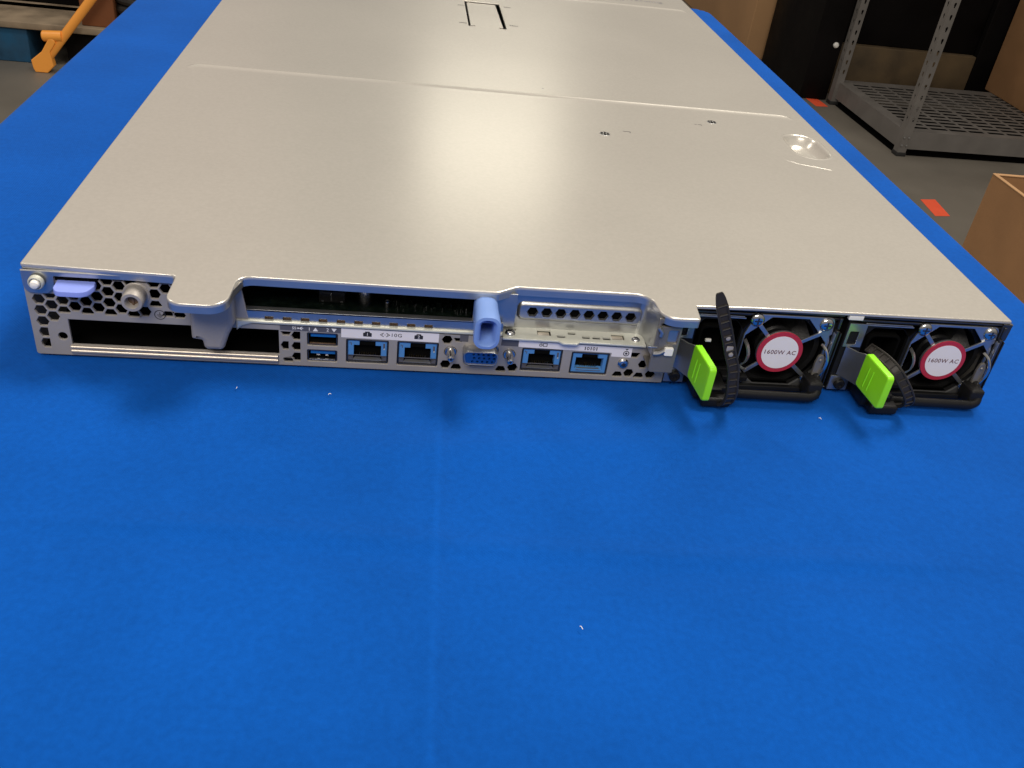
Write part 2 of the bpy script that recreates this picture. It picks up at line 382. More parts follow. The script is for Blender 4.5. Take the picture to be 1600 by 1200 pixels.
# cover latch
lt = MB().add(slab(rounded([(206.2,472,.6),(210,472,.6),(210,463.6,0),(231,463.6,0),(231,472,.6),(234.6,472,.6),(233.4,555.5,1.5),(206.2,555.5,1.5)]), [], 1.2, lambda u, v, h: (u, v, FZ(v)-1.1+h), .4)).build('cover_latch', 'lid', lid)
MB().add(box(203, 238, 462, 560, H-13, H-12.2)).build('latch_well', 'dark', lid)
for (x, y, w) in ((197.5,537,7),(240.5,546,7),(196.5,472,7),(240.5,478,8)):
    mb = MB()
    for k in range(4): mb.add(box(x+k*w/4, x+k*w/4+w/7, y-.8, y+.9+random.random(), FZ(y)+.01, FZ(y)+.07))
    mb.add(box(x, x+w*.9, y-1.1, y-.8, FZ(y)+.01, FZ(y)+.07)); mb.build('printed_mark', 'ink', lid)
def lid_screw(x, y):
    s = MB().add(lathe([(3.5,0),(3.3,.25),(1.9,.28),(1.5,-.1),(0,-.15)], (x, y, H-.05), (0,0,1), 20)).build('lid_screw', 'zinc', lid)
    mb = MB()
    for k in range(6):
        a = math.pi*k/3+.4; mb.add(lathe([(.85,0),(.8,.06),(0,.08)], (x+2.3*math.cos(a), y+2.3*math.sin(a), H+.22), (0,0,1), 8))
    mb.add(lathe([(1.2,0),(0,.05)], (x, y, H+.0), (0,0,1), 10)); mb.build('screw_recess', 'dark', s)
lid_screw(280.6, 217.1); lid_screw(363.2, 259.4)
mb = MB(); mb.add(box(294,298.5,224.6,225.3,H+.004,H+.05)); mb.add(box(298.2,298.8,222.8,225,H+.004,H+.05)); mb.build('printed_mark', 'ink', lid); mb = MB(); mb.add(box(349,350.5,251.4,252.1,H+.004,H+.05)); mb.add(box(351.5,353.6,251.6,252.2,H+.004,H+.05)); mb.add(box(353.3,353.8,250,252,H+.004,H+.05)); mb.build('printed_mark', 'ink', lid)
MB().add(lathe([(.8,0),(0,.06)], (250,303,FZ(303)), (0,0,1), 8)).build('dust_speck', 'ink', lid)
mb = MB()
for t, x, y in (('Caution', 352, 632), ('Warning', 392, 637)): mb.add(text(t, x, y, 9, lambda u, v, h: (u, v, FZ(v)+h), .03, sx=1.2))
mb.build('printed_text', 'greylab', lid)

# ---- rear panel plate with honeycomb and port openings
holes = []
def HX(i, z, **k): holes.append(hexa(4.6+4.7*i, z, **k))
for z in (5.2, 10.6): HX(0, z, xmin=2.4, xmax=6.0)
for z in (16, 21.4, 26.7): HX(0, z)
for z in (18.7, 24.1): HX(1, z)
HX(1, 29.4, zmax=29.6)
HX(2, 26.7); HX(2, 21.4, zmin=20.6); HX(2, 32)
for z in (24, 29.4): HX(3, z)
HX(3, 34.7)
HX(4, 26.7); HX(4, 21.4, zmin=20.6); HX(4, 32); HX(4, 37.4, zmax=38.6)
HX(5, 24); HX(5, 29.4); HX(5, 34.7)
HX(6, 26.7); HX(6, 32); HX(6, 21.4, zmin=20.6); HX(6, 37.2)
HX(7, 24); HX(7, 35); HX(7, 29.6, xmax=38.4)
HX(8, 37.4); HX(8, 21.6, zmin=20.4)
HX(9, 23.4); HX(10, 32.1); HX(10, 37.4); HX(10, 26.7, zmin=26.0, zmax=28.8); HX(11, 34.9); HX(11, 21.8, zmin=21.4); HX(12, 37.3); HX(12, 22.4, zmin=21.0, zmax=23.6)
holes.append(circ(11.6, 9, 1.9, 16))
holes.append([(14.9,5.0),(102.2,5.0),(102.2,17.6),(14.9,17.6)])
for q in [(110,15.1,dict(xmax=111.4)),(110,9.6,dict(xmax=111.4)),(110,4.1,dict(xmax=111.4)),(105.3,17.2,dict(zmax=17.0)),(105.3,9.8,dict(xmax=106.3)),(106.2,2.6,dict(zmin=1.2,zmax=3.2)),
          (176,17,{}),(181.2,18.3,dict(zmax=18.2)),(176,3.8,{}),(181,2.2,dict(zmin=1.2)),(201.5,2.2,dict(zmin=1.3)),(206.9,3.8,{}),
          (256.6,2.3,dict(zmin=1.5)),(261.8,3.9,{}),(266.8,2.2,dict(zmin=1.4)),(272.2,3.6,dict(zmin=1.5)),(263,14.6,dict(zmax=15.2)),(267.9,9,{})]:
    holes.append(hexa(q[0], q[1], 2.45, **q[2]))
ports = {'usb': [(114.4,10.6,127.7,17.1),(114.3,2.3,127.5,8.3)], 'rj': [(131.4,2.5,150.1,14.8),(154.0,2.4,172.4,15.0),(210.4,2.5,229.2,14.8),(233.5,2.1,251.3,14.1)]}
for k in ports:
    for (a, b, c, d) in ports[k]: holes.append(rrect(a, c, b, d, .6, 3))
holes.append(rounded([(183.2,14.9,2),(184.2,3.8,2.5),(198.6,3.8,2.5),(199.8,14.9,2)], 5))
for x in (177.9, 204.7): holes.append(circ(x, 10.8, 2.9, 18))
outline = rounded([(-.4,-.6,1.2),(278.6,-.6,.6),(278.6,19.6,0),(90,20.2,0),(87,39.2,0),(-.3,39.2,0),(-.3,31,.8)], 5)
panel = MB().add(slab(outline, holes, 1.1, FXZ(0), .28)).build('rear_panel', 'panel', srv, 35)
# left edge return of the panel
MB().add(box(-.3, .7, 1.15, 30, .2, 31, .2)).build('panel_return', 'panel', srv)
# slot rails below the card slot
mb = MB()
for z, r in ((3.9, .9), (1.9, 1.0)): mb.add(tube([(14.4,-.25,z),(101.6,-.25,z)], r, 12))
mb.add(box(14.4, 101.6, -.5, .0, .2, 3.6)); mb.build('slot_rail', 'rail', panel)
# embossed bosses
mb = MB()
mb.add(lathe([(6.2,0),(6.0,.35),(3.2,.4)], (45, 30.2, 0), (0,-1,0), 6) if False else lathe([(5.6,0),(5.2,.4),(0,.45)], (44.3,.1,31.6), (0,-1,0), 28))
mb.build('screw_boss', 'panel', panel)
# ground symbol
mb = MB(); mb.add(slab(circ(52.9,22.2,2.35,24), [circ(52.9,22.2,2.0,24)], .03, FXZ(-.06)))
for a, b, c, d in ((52.75,53.05,22.2,23.5),(51.7,54.1,22.0,22.3),(52.1,53.7,21.4,21.65),(52.5,53.3,20.85,21.05)): mb.add(box(a,b,-.08,-.03,c,d))
mb.build('ground_symbol', 'ink', panel)
# thumbscrew
ts = MB()
V = []; 
ts.add(lathe([(3.2,0),(4.3,.3),(4.45,.9),(4.45,7.2),(4.1,7.9),(2.9,7.95),(2.5,7.3),(2.4,5.0),(0,5.0)], (44.3,.0,32.0), (0,-1,0), 30))
ts = ts.build('thumbscrew', 'cast', srv)
mb = MB(); mb.add(box(43.9,44.7,-5.7,-5.02,29.8,34.2)); mb.add(lathe([(2.2,0),(0,.1)], (44.3,-5.05,32), (0,-1,0), 16)); mb.build('screw_slot', 'copper', ts)
# rear lid flange with spring plunger
fl = MB().add(slab(rounded([(.1,40.8,0),(.1,33.4,1),(1.6,30.5,2),(9.2,30.3,2.6),(12.3,33,2.5),(12.7,38.7,.3),(57.5,38.7,2),(60.5,40.8,0)], 5), [], 1.0, FXZ(-1.3), .2)).build('lid_flange', 'zinc', lid)
mb = MB(); mb.add(lathe([(3.2,0),(3.1,1.5),(2.7,2.0),(2.45,2.0),(2.4,.8)], (6.2,-2.2,36.3), (0,-1,0), 24)); mb.build('plunger_collar', 'bright', fl)
MB().add(lathe([(2.4,0),(2.4,.5)], (6.2,-2.3,36.3), (0,-1,0), 20)).build('plunger_gap', 'dark', fl)
MB().add(lathe([(1.9,0),(1.9,2.6),(1.5,3.3),(.8,3.6),(0,3.7)], (6.2,-2.3,36.3), (0,-1,0), 20)).build('plunger_pin', 'whitetab', fl)
MB().add(box(12.8, 29.6, -.2, 1, 36.4, 38.6)).build('tab_slot', 'dark', fl)
# periwinkle release tab
MB().add(slab(rounded([(13.6,.5,0),(28.6,.5,0),(29.2,-3.6,2.2),(27.2,-9.9,4.5),(15.6,-9.9,3.2),(13.8,-6.6,2)], 6), [], 2.2, FXY(36.6), .35)).build('release_tab', 'violet', srv)

# ---- left riser bracket
br = rounded([(66.3,40,0),(66.2,14.2,1.2),(70.6,13.7,.8),(71.1,10.5,1.0),(72.4,9,1.4),(79.4,9.2,2.2),(82,17,1),(84.6,22.5,2),(84.6,40,0)], 5)
mb = MB(); mb.add(slab(br, [], 5.6, FXZ(-6), prof=[(2.2,0),(1.2,-.25),(.4,-.9),(.05,-2),(0,-6)])); mb.add(lathe([(.45,0),(.3,.25),(0,.3)], (81.6,-5.7,22.4), (0,-1,0), 10))
mb.build('riser_bracket', 'cast', srv, 40)
# ---- riser ledge
mb = MB()
notch = []
for i in range(10):
    x = 98.3+7.66*i; notch.append([(x-1.8,22.55),(x+1.8,22.55),(x+1.8,24.15),(x-1.8,24.15)])
lo = [(84.4,21.6),(200.4,21.6),(200.4,27.0),(84.4,27.2)]
mb.add(slab(lo, notch, .9, FXZ(.3), .15))
mb.add(box(84.4, 187, .3, 3.5, 26.4, 27.15, .1))
led = mb.build('riser_ledge', 'zinc', srv)
MB().add(box(95, 170, 1.6, 2.0, 22.2, 25)).build('notch_backing', 'copper', led)
mb = MB(); mb.add(slab(rounded([(84.5,17.0,0),(87,19.4,1.5),(91,20.8,2),(200.4,20.8,0),(200.4,22.3,0),(84.5,22.4,0)], 4), [], 1.6, FXZ(-1.1), prof=[(.75,0),(.3,-.15),(.08,-.4),(0,-.9),(0,-1.6)]))
mb.build('ledge_lip', 'bright', led)  # light caught along the lip put into its brighter metal colour
mb = MB(); mb.add(box(186.6, 205.6, 3.0, 4.0, 24, 40.5, .1)); mb.build('riser_face', 'zinc', srv)
# ---- riser blank with hex row
hxs = [hexa(213.8+6.5*i, 29.9, 2.35) for i in range(8)]
bl = MB().add(slab(rounded([(196,20,0),(268.6,20,0),(268.6,42,0),(204.8,42,0),(203,37,2),(196,37,0)], 4), [rrect(206.8,265,25.2,34.6,3,6)], .8, FXZ(8), .15)).build('riser_blank', 'zinc', srv)
po = rrect(206.8,265,25.2,34.6,3,6)
mb = MB(); mb.add(slab(po, hxs, 1.0, FXZ(6.9), prof=[(1.5,0),(.7,-.25),(0,-1.2)], back=False)); mb.build('embossed_vent', 'zinc', bl, 50)
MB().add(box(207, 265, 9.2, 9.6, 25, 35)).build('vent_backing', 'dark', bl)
mb = MB(); mb.add(text('I LVCA', 236.4, 38.2, 2.0, FXZ(7.95), .04, sx=1.5)); mb.build('stamped_mark', 'ink', bl)
# curved side return on the right
side = smooth_path([(262.5,8.4,0),(265.6,6.5,0),(266.6,2,0),(266.8,-6,0),(267.6,-12.6,0)], 5)
V = []; F = []
for p in side: V += [(p.x, p.y, 20.6), (p.x, p.y, 42)]
for p in side: V += [(p.x+.8, p.y+.1, 20.6), (p.x+.8, p.y+.1, 42)]
n = len(side)
for i in range(n-1): F += [(2*i, 2*i+1, 2*i+3, 2*i+2), (2*n+2*i, 2*n+2*i+2, 2*n+2*i+3, 2*n+2*i+1)]
MB().add((V, F)).build('side_return', 'zinc', bl, 60)
# ---- bright clip strip
front = rounded([(200.6,-2.2,0),(226,-2.2,.8),(227.6,-4,.8),(234.2,-4,.8),(235.6,-2.2,.8),(266.4,-2.6,0),(267,11,0),(201,11,0)], 4)
sh = [rrect(202.4,207.2,5.0,6.6,.3),rrect(216.8,223.0,2.0,6.8,.2),rrect(225.6,229.4,.9,2.9,.3),rrect(231,234.6,4.0,6.0,.3),rrect(237.3,240.9,1.1,3.2,.3),rrect(242.1,245.7,1.1,3.2,.3),rrect(246.9,250.5,1.0,3.2,.3),rrect(251.3,257.3,1.6,6.6,.2)]
st = MB().add(slab(front, sh, .8, FXY(20.9), .15, hb=.05)).build('clip_strip', 'bright', srv)
MB().add(box(201.5, 265.8, 0.2, 10.8, 18.2, 18.8)).build('strip_backing', 'dark', st)
for a in (217.2, 251.7): MB().add(box(a,a+5.3,3.6,6.4,19.4,20.0,.1)).build('spring_tongue', 'rail', st)
def pan_screw(x, y, z, r, axis, parent, name='screw', m='chrome', h=None, cross=True):
    h = h or r*.6; ax = Vector(axis).normalized()
    s = MB().add(lathe([(r*1.02,-.3),(r*1.02,.12*h),(r*.96,h*.4),(r*.78,h*.75),(r*.5,h*.95),(0,h)], (x,y,z), axis, 24)).build(name, m, parent, 50)
    if cross:
        u = ax.orthogonal().normalized(); w = ax.cross(u); mb = MB(); c = Vector((x,y,z))+ax*(h*.93)
        for a, b in ((.55,.12),(.12,.55)):
            V = [tuple(c+u*(i*a*r)+w*(j*b*r)+ax*(k*h*.1)) for i in (-1,1) for j in (-1,1) for k in (-1,1)]
            mb.add((V, [(0,1,3,2),(4,6,7,5),(0,4,5,1),(2,3,7,6),(0,2,6,4),(1,5,7,3)]))
        mb.build('cross_recess', 'darksteel', s)
    return s
pan_screw(204.2, 2.4, 20.9, 2.4, (0,0,1), st, 'strip_screw'); pan_screw(262.4, 2.2, 20.9, 2.0, (0,0,1), st, 'strip_screw')
# ---- right bracket under the lid tab
rb = rounded([(266.8,41,0),(266.6,13.2,1.4),(277.8,13.2,.4),(277.9,37.6,.5),(284,38,0),(284,41,0)], 4)
rbr = MB().add(slab(rb, [rrect(272.2,276.9,28.4,35.4,.8,3), rrect(268,276.6,37.2,38.8,.6,3)], 1.2, FXZ(-12.2), .2)).build('latch_bracket', 'darkcast', srv)
MB().add(box(272, 277.2, -11.0, -10.4, 28, 35.8)).build('spring_window', 'zinc', rbr)
mb = MB(); mb.add(slab(rrect(271.6,275.7,23.0,27.1,.7,4), [], 1.5, FXZ(-13.9), .4)); mb.build('bright_catch', 'whitetab', rbr)
mb = MB(); mb.add(tube(smooth_path([(267.0,-12.9,23.6),(269.4,-13.4,24.2),(271.4,-13.4,25.6)]), 1.0, 8)); mb.add(tube([(267,-13,37),(268.6,-13.6,35),(268.4,-13.4,33)], .9, 8)); mb.add(box(264.2,268.4,-12.6,-11.9,26.2,26.9,.2)); mb.build('spring_wire', 'zinc', rbr)
MB().add(box(266.9, 278.2, -11, 2, 13.4, 14.2, .1)).build('bracket_foot', 'darkcast', rbr)
MB().add(box(276.9, 277.9, -11, 4, 14.2, 38, .1)).build('bracket_side', 'darkcast', rbr)

# ---- blue pull handle
def ring_loop(cx, cz, w, h, r): return rrect(cx-w/2, cx+w/2, cz-h/2, cz+h/2, r, 6)
secs = [(1.5, 191.6, 33.4, 10.4, 14.2, 4.2), (-9, 191.3, 33.9, 10.5, 14.8, 4.3), (-20.6, 190.95, 34.7, 11.3, 16.0, 4.6), (-22, 190.9, 34.8, 10.7, 15.4, 4.4), (-22.2, 190.9, 34.8, 8.2, 12.9, 3.4), (-21.2, 190.95, 34.8, 5.9, 11.2, 2.4), (-.5, 191.4, 33.6, 5.6, 10.6, 2.3)]
V = []; F = []
for (y, cx, cz, w, h, r) in secs: V += [(p[0], y, p[1]) for p in ring_loop(cx, cz, w, h, r)]
n = len(ring_loop(0,0,10,10,3))
for i in range(len(secs)-1):
    for k in range(n): F.append((i*n+k, i*n+(k+1) % n, (i+1)*n+(k+1) % n, (i+1)*n+k))
F.append(tuple((len(secs)-1)*n+k for k in range(n)))
mb = MB(); mb.add((V, F)); mb.add(box(188, 194, -12, -7, 34.0, 34.7)); mb.build('pull_handle', 'handleblue', srv, 50)

# ---- labels
def lab(name, poly, m, h=.08): return MB().add(slab(poly, [], .1, FXZ(-h))).build(name, m, panel)
l1 = lab('usb_label', [(102.8,17.9),(129.0,17.7),(129.0,20.15),(102.8,20.2)], 'greylab')
f = FXZ(-.09)
mb = MB(); mb.add(text('SS', 108.9, 19.15, 1.9, f)); mb.add(text('1', 115.4, 19.0, 2.3, f)); mb.add(text('2', 123.3, 19.0, 2.3, f))
mb.add(flat([(116.9,18.1),(119.2,18.1),(118.05,19.9)], f, .04)); mb.add(flat([(124.9,19.85),(127.2,19.85),(126.05,18.05)], f, .04))
mb.add(flat([(110.4,19.05),(112.8,19.05),(112.8,19.3),(110.4,19.3)], f, .04)); mb.add(flat(circ(110.6,19.2,.4,10), f, .05)); mb.add(flat([(111.3,19.3),(112,20.0),(112.5,20),(111.7,19.3)], f, .05)); mb.add(flat([(111.3,19.05),(112,18.4),(112.5,18.4),(111.7,19.05)], f, .05))
mb.build('printed_text', 'whiteink', l1)
l2 = lab('network_label', [(129.2,15.7),(172.2,15.5),(172.2,20.1),(129.2,20.3)], 'white')
mb = MB(); mbw = MB()
for x, t in ((140.6,'1'),(163.2,'2')):
    mb.add(flat(rounded([(x-1.9,16.7,.2),(x+1.9,16.7,.2),(x+1.9,18.6,.2),(x+1.1,18.7,.1),(x+1.0,19.3,.2),(x-1.0,19.3,.2),(x-1.1,18.7,.1),(x-1.9,18.6,.2)], 2), f, .03)); MB().add(text(t, x, 17.85, 2.1, f, .08)).build('printed_number', 'white', l2)
mb.add(text('10G', 153.3, 18.0, 2.5, f, sx=1.12))
for sx, x in ((1,146.7),(-1,149.9)):
    mb.add(tube([(x+sx*1.0,-.1,19.0),(x-sx*.5,-.1,18.05),(x+sx*1.0,-.1,17.1)], .17, 6))
for x in (147.2,148.3,149.4): mb.add(flat(circ(x,18.05,.22,8), f, .04))
mb.build('printed_text', 'ink', l2)
lab('dark_label', [(200.4,15.6),(208.2,15.5),(208.2,18.9),(200.4,19.0)], 'greylab'); lab('dark_label', [(181.6,16.7),(185.4,16.6),(185.4,20.1),(181.6,20.2)], 'greylab')
l3 = lab('management_label', [(208.4,15.4),(251.9,14.7),(251.9,12.7),(261.2,12.6),(261.2,17.7),(232,18.2),(208.4,18.8)], 'white')
mb = MB()
mb.add(slab(circ(218.5,16.9,.75,14), [circ(218.5,16.9,.42,14)], .03, FXZ(-.12))); mb.add(slab([(219.5,16.2),(221.5,16.2),(221.5,18.0),(219.5,18.0)], [[(219.8,16.5),(221.2,16.5),(221.2,17.7),(219.8,17.7)]], .03, FXZ(-.12))); mb.add(box(218.2,219.2,-.12,-.09,17.9,18.2)); mb.add(box(219.2,219.6,-.12,-.09,16.8,17.1))
for k, ch in enumerate('IOIOI'):
    x = 239.2+1.35*k
    if ch == 'I': mb.add(box(x-.22,x+.22,-.12,-.09,15.5,17.3))
    else: mb.add(slab([(x+.62*math.cos(a), 16.4+.88*math.sin(a)) for a in [k2*math.pi/8 for k2 in range(16)]], [[(x+.3*math.cos(a), 16.4+.52*math.sin(a)) for a in [k2*math.pi/8 for k2 in range(16)]]], .03, FXZ(-.12)))
mb.add(slab(circ(258.7,14.7,1.45,20), [circ(258.7,14.7,1.05,20)], .03, FXZ(-.12))); mb.add(flat(circ(258.7,14.7,.6,12), f, .03)); mb.add(flat([(257.9,17.2),(259.5,17.2),(258.7,16.4)], f, .03))
mb.build('printed_text', 'ink', l3)

# ---- ports
def usb(x0, z0, x1, z1, top):
    s = MB(); s.add(slab(rrect(x0+.25,x1-.25,z0+.25,z1-.25,.5,3), [rrect(x0+.65,x1-.65,z0+.65,z1-.65,.3,3)], 12, FXZ(.5), .08)); s.add(box(x0+.6,x1-.6,11,12,z0+.6,z1-.6))
    o = s.build('usb_port', 'darksteel', srv); MB().add(box(x0+.66,x1-.66,1.0,11,z0+.6,z0+.8)).build('port_floor', 'dark', o)
    MB().add(box(x0+1.4, x1-1.0, 1.6, 11, z1-2.9, z1-1.05, .15)).build('blue_tongue', 'usbblue', o)
    mb = MB(); mb.add(box(x0+1.0, x1-1.0, .2, 1.4, z0+.66, z0+.95, .05))
    if not top:
        for k in (-1.9, 1.9): mb.add(box((x0+x1)/2+k-.7, (x0+x1)/2+k+.7, 2.5, 6, z0+1.4, z0+2.6, .1))
    else: mb.add(box(x0+1.6, x1-1.2, .1, .6, z0+.7, z0+1.3, .1))
    mb.build('shell_spring', 'copper' if top else 'zinc', o)
usb(*ports['usb'][0], True); usb(*ports['usb'][1], False)
def rj(x0, z0, x1, z1, name, plain):
    W = x1-x0; Hh = z1-z0
    s = MB(); s.add(slab(rrect(x0+.3,x1-.3,z0+.3,z1-.3,.4,3), [rrect(x0+.75,x1-.75,z0+.75,z1-.75,.2,3)], 13, FXZ(.3), .1)); o = s.build(name, 'darksteel', srv)
    a, b, c, d = x0+.8, z0+(.8 if plain else 3.7), x1-.8, z1-.55
    if plain:
        hole = [(a+1.6,b+1.5),(c-1.6,b+1.5),(c-1.6,b+7.9),(c-4.3,b+7.9),(c-4.3,b+9.9),(a+4.3,b+9.9),(a+4.3,b+7.9),(a+1.6,b+7.9)]
        MB().add(slab([(a,b),(c,b),(c,d),(a,d)], [hole], 3.5, FXZ(.8), .12)).build('jack_body', 'portblue', o)
    else:
        ring = [(a,b),(a+2.5,b),(a+2.5,b+5.3),(a+5.0,b+5.3),(a+5.0,d),(a,d)]
        ring2 = [(c,b),(c,d),(c-5.0,d),(c-5.0,b+5.3),(c-2.5,b+5.3),(c-2.5,b)]
        mb = MB(); mb.add(slab(ring, [], 4, FXZ(.8), .12)); mb.add(slab(ring2, [], 4, FXZ(.8), .12)); mb.build('jack_body', 'portblue', o)
        MB().add(slab([(a,z0+.9),(c,z0+.9),(c,z0+3.55),(a,z0+3.55)], [[(a+2.3,z0+1.6),(c-2.3,z0+1.6),(c-2.3,z0+3.5),(a+2.3,z0+3.5)]], .7, FXZ(.9), .1)).build('jack_base', 'greylab', o)
    mb = MB(); mb.add(box(a+5.2,c-5.2,.9,5,d-2.6,d-.2)); mb.add(box(a+.1, c-.1, 4.2, 12, z0+.8, d-2)); mb.add(box(a+.1,c-.1,1.2,4.2,z0+.78,z0+1.0)); mb.build('jack_cavity', 'dark', o)
    mb = MB(); zz = z0+(2.0 if plain else 1.5)
    V = [(a+2.2,.6,zz),(c-2.2,.6,zz),(c-3.0,2.2,zz+.55),(a+3.0,2.2,zz+.55)]; mb.add(([*V, *[(p[0],p[1]+.1,p[2]-.35) for p in V]], [(0,1,2,3),(7,6,5,4),(0,4,5,1)]))
    mb.add(box(a+.2, a+4.8, .75, 1.0, d-.02, d+.2)); mb.add(box(c-4.8, c-.2, .75, 1.0, d-.02, d+.2)); mb.build('front_lip', 'zinc', o)
    mb = MB()
    for k in range(8):
        x = (a+c)/2+(k-3.5)*1.02; mb.add(tube([(x,2.6,zz+1.0),(x,4.1,zz+1.7)], .24, 6))
    mb.build('contact_pins', 'gold', o)
    if not plain:
        mb = MB(); mb.add(box(a+.7,a+1.0,.7,.85,b+6.0,b+6.8)); mb.add(box(a+1.3,a+1.6,.7,.85,b+5.2,b+6.6)); mb.add(box(c-1.6,c-.8,.7,.85,b+4.2,b+6.6)); mb.build('indicator_window', 'greylab', o)
        mb = MB(); mb.add(box(c-1.35,c-.75,.65,.8,b+3.4,b+4.0)); mb.build('indicator_light', 'bright', o)
for k, r in enumerate(ports['rj']): rj(*r, 'serial_port' if k == 3 else 'ethernet_port', k == 3)
# VGA
vo = rounded([(182.9,15.2,2.3),(184.2,8.0,2.2),(198.4,8.0,2.2),(199.2,15.2,2.3)], 6)
v_in = inset(vo if area2(vo) > 0 else vo[::-1], .7)
vg = MB().add(slab(vo, [v_in], 7, FXZ(-6), .3)).build('vga_port', 'zinc', srv)
hs = [circ(187.6+2.25*i+(.6 if j == 1 else 0)+(.15*j), 9.7+1.85*j, .62, 8) for j in range(3) for i in range(5)]
MB().add(slab(v_in, hs, 4, FXZ(-5.4), 0)).build('socket_face', 'vgablue', vg)
MB().add(slab(rounded([(181.8,16.4,1.5),(182.6,3.2,1.5),(200.4,3.2,1.5),(200.6,16.4,1.5)], 4), [], .8, FXZ(1.3))).build('connector_flange', 'zinc', vg)
for x in (177.9, 204.7):
    s = MB().add(lathe([(2.75,0),(2.75,1.2),(2.5,1.6),(1.9,1.6),(1.9,3.6),(1.6,4.6),(1.45,7.4),(1.0,8.0),(.55,7.9),(.5,5),(0,5)], (x,1.2,10.9), (0,-1,0), 18)).build('jackscrew', 'chrome', srv)
mb = MB(); mb.add(lathe([(2.6,0),(2.6,.6),(2.0,1.3),(.9,1.6),(0,1.65)], (258.2,.1,9.3), (0,-1,0), 22)); ps = mb.build('panel_screw', 'chrome', srv)
MB().add(slab([(258.2+1.3*math.cos(a)*(1 if k % 2 else .6), 9.3+1.3*math.sin(a)*(1 if k % 2 else .6)) for k in range(12) for a in [k*math.pi/6]], [], .3, FXZ(-1.62))).build('star_recess', 'darksteel', ps)

# ---- innards seen through the riser opening
MB().add(box(84.6, 186, 6, 178, 24.4, 26.0)).build('riser_board', 'pcb', srv)
for (x, y, r, h) in ((138.6,17,3.8,8.6),(148.6,11,1.2,3.2),(126,24,3.0,7)): MB().add(lathe([(r,0),(r,h-1),(r*.96,h-.5),(r*.9,h-.2),(r*.86,h-.4),(0,h-.4)], (x,y,26), (0,0,1), 24)).build('capacitor', 'cap', srv)
mb = MB(); mb.add(box(118.5,130,12,22,26,31.5,.3)); mb.build('board_connector', 'black', srv)
mb = MB(); mb.add(box(119.5,120.6,11.9,12.1,26.4,27.0)); mb.add(box(128,129,11.9,12.1,26.4,27.0)); mb.add(box(123.7,124.2,11.8,12.1,27,31)); mb.build('connector_pins', 'cap', srv)
mb = MB()
for k in range(70):
    x = random.uniform(150,186); y = random.uniform(8,19); mb.add(box(x,x+random.uniform(.4,1.4),y,y+.8,26,26+random.uniform(.4,2.6)))
mb.build('board_chips', 'pcb', srv)
mb = MB()
for k in range(26):
    x = random.uniform(150,185); y = random.uniform(8,17); mb.add(box(x,x+.3,y,y+.3,26,26+random.uniform(.4,2.2)))
mb.build('solder_pads', 'cap', srv)

